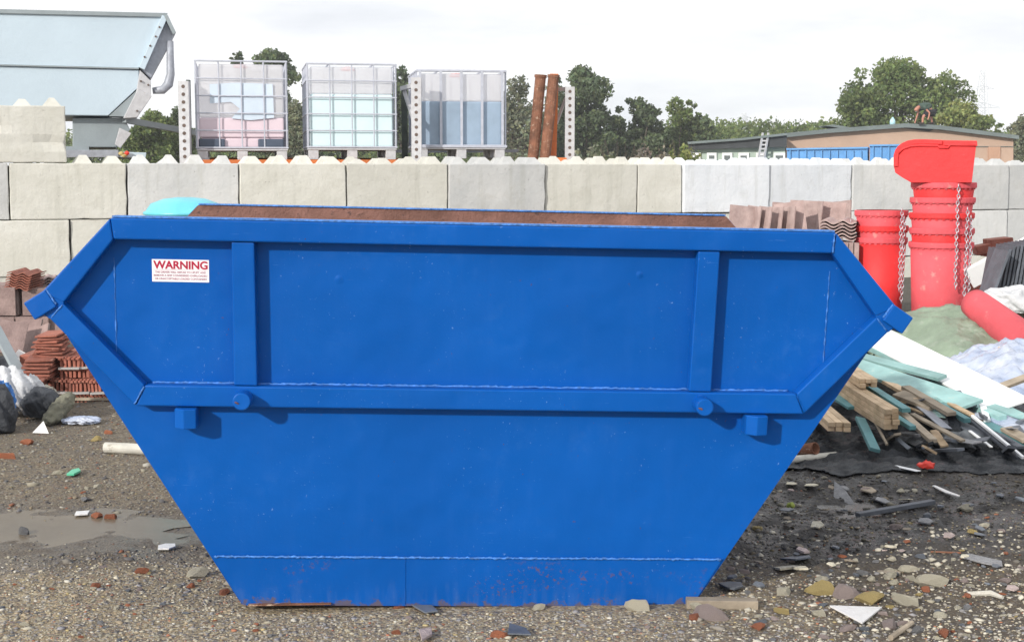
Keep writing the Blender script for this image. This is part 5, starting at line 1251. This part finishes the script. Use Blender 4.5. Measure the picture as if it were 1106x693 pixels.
# pylons
def pylon(px, top, base, Y, label, arms):
    t = P(px, top, Y); b = P(px, base, Y); e = MB(); Hh = t.z
    def wdt(z): return .35+(Hh-z)*.085
    th = min(.09, Y*.0003)
    zs = [Hh*k/14 for k in range(15)]
    for s in ((-1,-1),(1,-1),(1,1),(-1,1)):
        e.tube([(t.x+s[0]*wdt(z), Y+s[1]*wdt(z), z) for z in zs], th, 4)
    for k in range(14):
        z0_, z1_ = zs[k], zs[k+1]
        for s in (-1, 1):
            e.tube([(t.x-wdt(z0_), Y+s*wdt(z0_), z0_), (t.x+wdt(z1_), Y+s*wdt(z1_), z1_)], th*.6, 4); e.tube([(t.x+wdt(z0_), Y+s*wdt(z0_), z0_), (t.x-wdt(z1_), Y+s*wdt(z1_), z1_)], th*.6, 4)
    for (py, hw) in arms:
        z = P(px, py, Y).z; hw_ = hw/F*Y
        for s in (-1, 1):
            e.tube([(t.x, Y, z+hw_*.28), (t.x+s*hw_, Y, z)], th*.7, 4); e.tube([(t.x, Y, z-.1), (t.x+s*hw_, Y, z)], th*.7, 4); e.tube([(t.x+s*hw_, Y, z), (t.x+s*hw_, Y, z-hw_*.14)], th*.6, 4)
            e.tube([(t.x+s*hw_*.5, Y, z+hw_*.14), (t.x+s*hw_*.5, Y, z)], th*.6, 4)
    return tagm(e, 'pylon', M['pylon'], label, 'pylon', 'electricity pylons')
pylon(1061.5, 76, 170, 260, 'tall lattice electricity pylon beyond the trees at right', ((96, 13), (116, 19)))
pylon(803.5, 122, 170, 310, 'faint tiny pylon above the distant wood', ((127, 7), (131, 9)))

# ------------------------------------------------------------------ trees
def leaves(lobes, n, size, seed, shell=.45):
    r = np.random.default_rng(seed); L_ = np.array(lobes); vol = L_[:, 3]*L_[:, 4]; idx = r.choice(len(L_), n, p=vol/vol.sum())
    d = unit(r.standard_normal((n, 3))); rad = (shell+(1-shell)*r.random(n)**.6)
    # break up each lobe into tufts
    ph = np.sin(d[:, 0]*9+idx)*np.sin(d[:, 1]*8+idx*2)*np.sin(d[:, 2]*9+idx*3); rad = rad*(1+.22*ph)
    c = L_[idx, :3]; s = np.stack([L_[idx, 3], L_[idx, 3], L_[idx, 4]], 1); pos = c+d*s*rad[:, None]
    u = unit(r.standard_normal((n, 3))+d*.3); w_ = unit(np.cross(u, r.standard_normal((n, 3))))
    sz_ = size*r.uniform(.6, 1.4, n)[:, None]
    V_ = np.stack([pos-u*sz_*.5, pos+w_*sz_*.32, pos+u*sz_*.5, pos-w_*sz_*.32], 1).reshape(-1, 3)
    F_ = np.arange(4*n).reshape(-1, 4)
    clump = r.uniform(.72, 1.3, len(L_))[idx]; k = clump*r.uniform(.7, 1.35, n)
    col = np.stack([k*r.uniform(.9, 1.15, n), k, k*r.uniform(.8, 1.1, n), np.ones(n)], 1); return V_, F_, np.repeat(col, 4, 0)
def tree(px, top, hw, Y, mk, label, seed, n=7000, size=.24, low=.22, squash=1.0, gap=1.0, name='tree', cat='tree'):
    r = random.Random(seed); t = P(px, top, Y); Rw = hw/F*Y; Ht = t.z
    e = empty(name, (t.x, Y, 0), label, cat, 'trees beyond the yard'); zc0 = Ht*low; lobes = []
    zc = (Ht+zc0)/2; rz = (Ht-zc0)/2
    for k in range(int(26*gap)):
        a = r.uniform(0, 6.283); h_ = r.uniform(-1, 1); rr = math.sqrt(max(0, 1-abs(h_)**2.2))*r.uniform(.45, .86)
        x = Rw*rr*math.cos(a); y = Rw*rr*math.sin(a); z = zc+rz*h_*.82
        lr = Rw*r.uniform(.2, .36); lobes.append((x, y, z, lr, min(lr*r.uniform(.6, .9), rz*.4)))
    lobes.append((0, 0, Ht-rz*.22, Rw*.3, rz*.22)); lobes.append((0, 0, zc, Rw*.55, rz*.6))
    # small outlying sprays
    for k in range(14):
        a = r.uniform(0, 6.283); h_ = r.uniform(-.6, .95); rr = math.sqrt(1-h_*h_*.9)*r.uniform(.9, 1.05)
        lobes.append((Rw*rr*math.cos(a), Rw*rr*math.sin(a), zc+rz*h_, Rw*.11, Rw*.09))
    m_ = MB(); tr_ = Rw*.07+.1
    m_.tube([(0,0,0), (.05,0,zc0*.6), (0,.05,zc0+rz*.5), (0,0,zc+rz*.6)], [tr_*1.3, tr_, tr_*.7, tr_*.2], 8)
    for l in lobes[:16]:
        z0_ = zc0+r.random()*rz*.8; m_.tube([(0,0,z0_), (l[0]*.5, l[1]*.5, (z0_+l[2])/2+.1), (l[0], l[1], l[2])], [tr_*.45, tr_*.28, tr_*.1], 5)
    m_.build('trunk', M['bark'], e)
    me = np_mesh('crown', *leaves(lobes, n, size, seed), mats=[M[mk]]); o = bpy.data.objects.new('crown', me); C.objects.link(o); o.parent = e
    return e
tree(292, 52, 40, 88, 'leaf_dark', 'tall dark green tree rising behind the gap right of the first tank', 11, 9000, .25, .2, gap=1.1)
tree(258, 54, 14, 92, 'leaf_dark', 'small dark treetop poking above the first tank', 12, 2500, .25, .3)
tree(434, 72, 26, 88, 'leaf_dark', 'dark green tree between the second and third tanks', 13, 6000, .24)
tree(560, 82, 38, 84, 'leaf_grey', 'grey-green thin tree behind the rusty pipes, left side', 14, 7500, .2, .15)
tree(628, 70, 43, 88, 'leaf_dark', 'tall dark oak right of the rusty pipes', 15, 14000, .24, .03, gap=1.4)
tree(600, 100, 30, 92, 'leaf_dark', 'lower dark tree behind the rusty pipes', 16, 5000, .24)
tree(690, 106, 34, 90, 'leaf_dark', 'dark rounded tree right of the tall oak', 17, 11000, .22, .0)
tree(730, 105, 32, 94, 'leaf_mid', 'olive green tree with bright top left of the cabin', 18, 11000, .22, .02)
tree(762, 124, 16, 92, 'leaf_dark', 'small dark tree just left of the cabin roof', 27, 3000, .22, .15)
tree(975, 68, 76, 90, 'leaf_mid', 'large spreading oak behind the man on the roof', 19, 30000, .24, .02, gap=2.2)
tree(940, 90, 30, 93, 'leaf_dark', 'dark left shoulder tree beside the large spreading oak', 20, 9000, .24, .02)
tree(1036, 108, 42, 86, 'leaf_yellow', 'light green young tree right of the man on the roof', 21, 12000, .2, .02)
tree(1062, 124, 26, 84, 'leaf_mid', 'low green tree under the pylon', 22, 5000, .2, .1)
tree(1104, 124, 18, 80, 'leaf_grey', 'grey-green tree at the right edge beyond the building', 23, 4500, .2, .05)
tree(165, 119, 40, 70, 'leaf_mid', 'mid green tree behind the hopper drawbar', 24, 12000, .18, .0)
tree(192, 116, 24, 74, 'leaf_dark', 'dark green tree left of the first tank', 25, 9000, .18, .0)
tree(318, 108, 28, 66, 'leaf_grey', 'pale green bush between the first two tanks', 28, 9000, .16, .0)
# brambles and scrub just beyond the yard
def shrub(px, top, hw, Y, mk, label, seed, n=4500, size=.12):
    t = P(px, top, Y); Rw = hw/F*Y; r = random.Random(seed); lobes = []
    e = empty('bush', (t.x, Y, 0), label, 'bush', 'scrub beyond the wall')
    for k in range(16):
        x = r.uniform(-1, 1)*Rw; h_ = t.z*r.uniform(.75, 1)*(1-.25*(x/Rw)**2); lobes.append((x, r.uniform(-.6, .6), h_*.55, Rw*.3, h_*.45))
    m_ = MB()
    for l in lobes[:9]:
        for q_ in range(2):
            dx = r.gauss(0, .35); m_.tube([(l[0]*.5, l[1]*.5, 0), (l[0]+dx*.5, l[1], l[2]), (l[0]+dx, l[1], t.z*r.uniform(.8, 1.03))], [.02, .012, .004], 4)
    m_.build('stem', M['bark'], e)
    me = np_mesh('foliage', *leaves(lobes, n, size, seed, .6), mats=[M[mk]]); o = bpy.data.objects.new('foliage', me); C.objects.link(o); o.parent = e
shrub(640, 152, 34, 40, 'leaf_grey', 'pale grey-green bush above the wall below the tall oak', 31)
shrub(695, 150, 38, 42, 'leaf_brown', 'purple-brown bramble thicket above the wall', 32, 6000, .1)
shrub(738, 148, 24, 46, 'leaf_yellow', 'yellow-green bush left of the cabin', 33)
shrub(552, 150, 34, 38, 'leaf_grey', 'grey-green bramble behind the wall right of the blue liquid tank', 34)
# far wood: one mass
lobes = []; r = random.Random(5)
for k in range(300):
    px = 60+k*3.8; top = (130 if 740 < px < 910 else 141)+r.uniform(-2, 5); Y = 118+r.uniform(-5, 5); t = P(px, top, Y); lobes.append((t.x, Y, t.z-1.0, 1.3, 1.1)); lobes.append((t.x, Y-1, t.z-2.6, 1.6, 1.9))
me = np_mesh('woodland', *leaves(lobes, 110000, .32, 77), mats=[M['leaf_mid']]); o = bpy.data.objects.new('woodland', me); C.objects.link(o); tag(o, 'low distant belt of green woodland along the skyline', 'woodland', kind='stuff')

# ------------------------------------------------------------------ thin bright haze
m = bpy.data.materials.new('haze_air'); m.use_nodes = True; nt = NT(m.node_tree); m.node_tree.nodes.remove(m.node_tree.nodes['Principled BSDF'])
pv = nt.new('ShaderNodeVolumePrincipled'); pv.inputs['Density'].default_value = .0008; pv.inputs['Color'].default_value = (.93, .96, 1, 1)
nt.link(pv.outputs[0], m.node_tree.nodes['Material Output'].inputs['Volume'])
mb = MB(); mb.box((0, 145, 15), (670, 380, 37)); o = mb.build('haze', m); tag(o, kind='stuff')
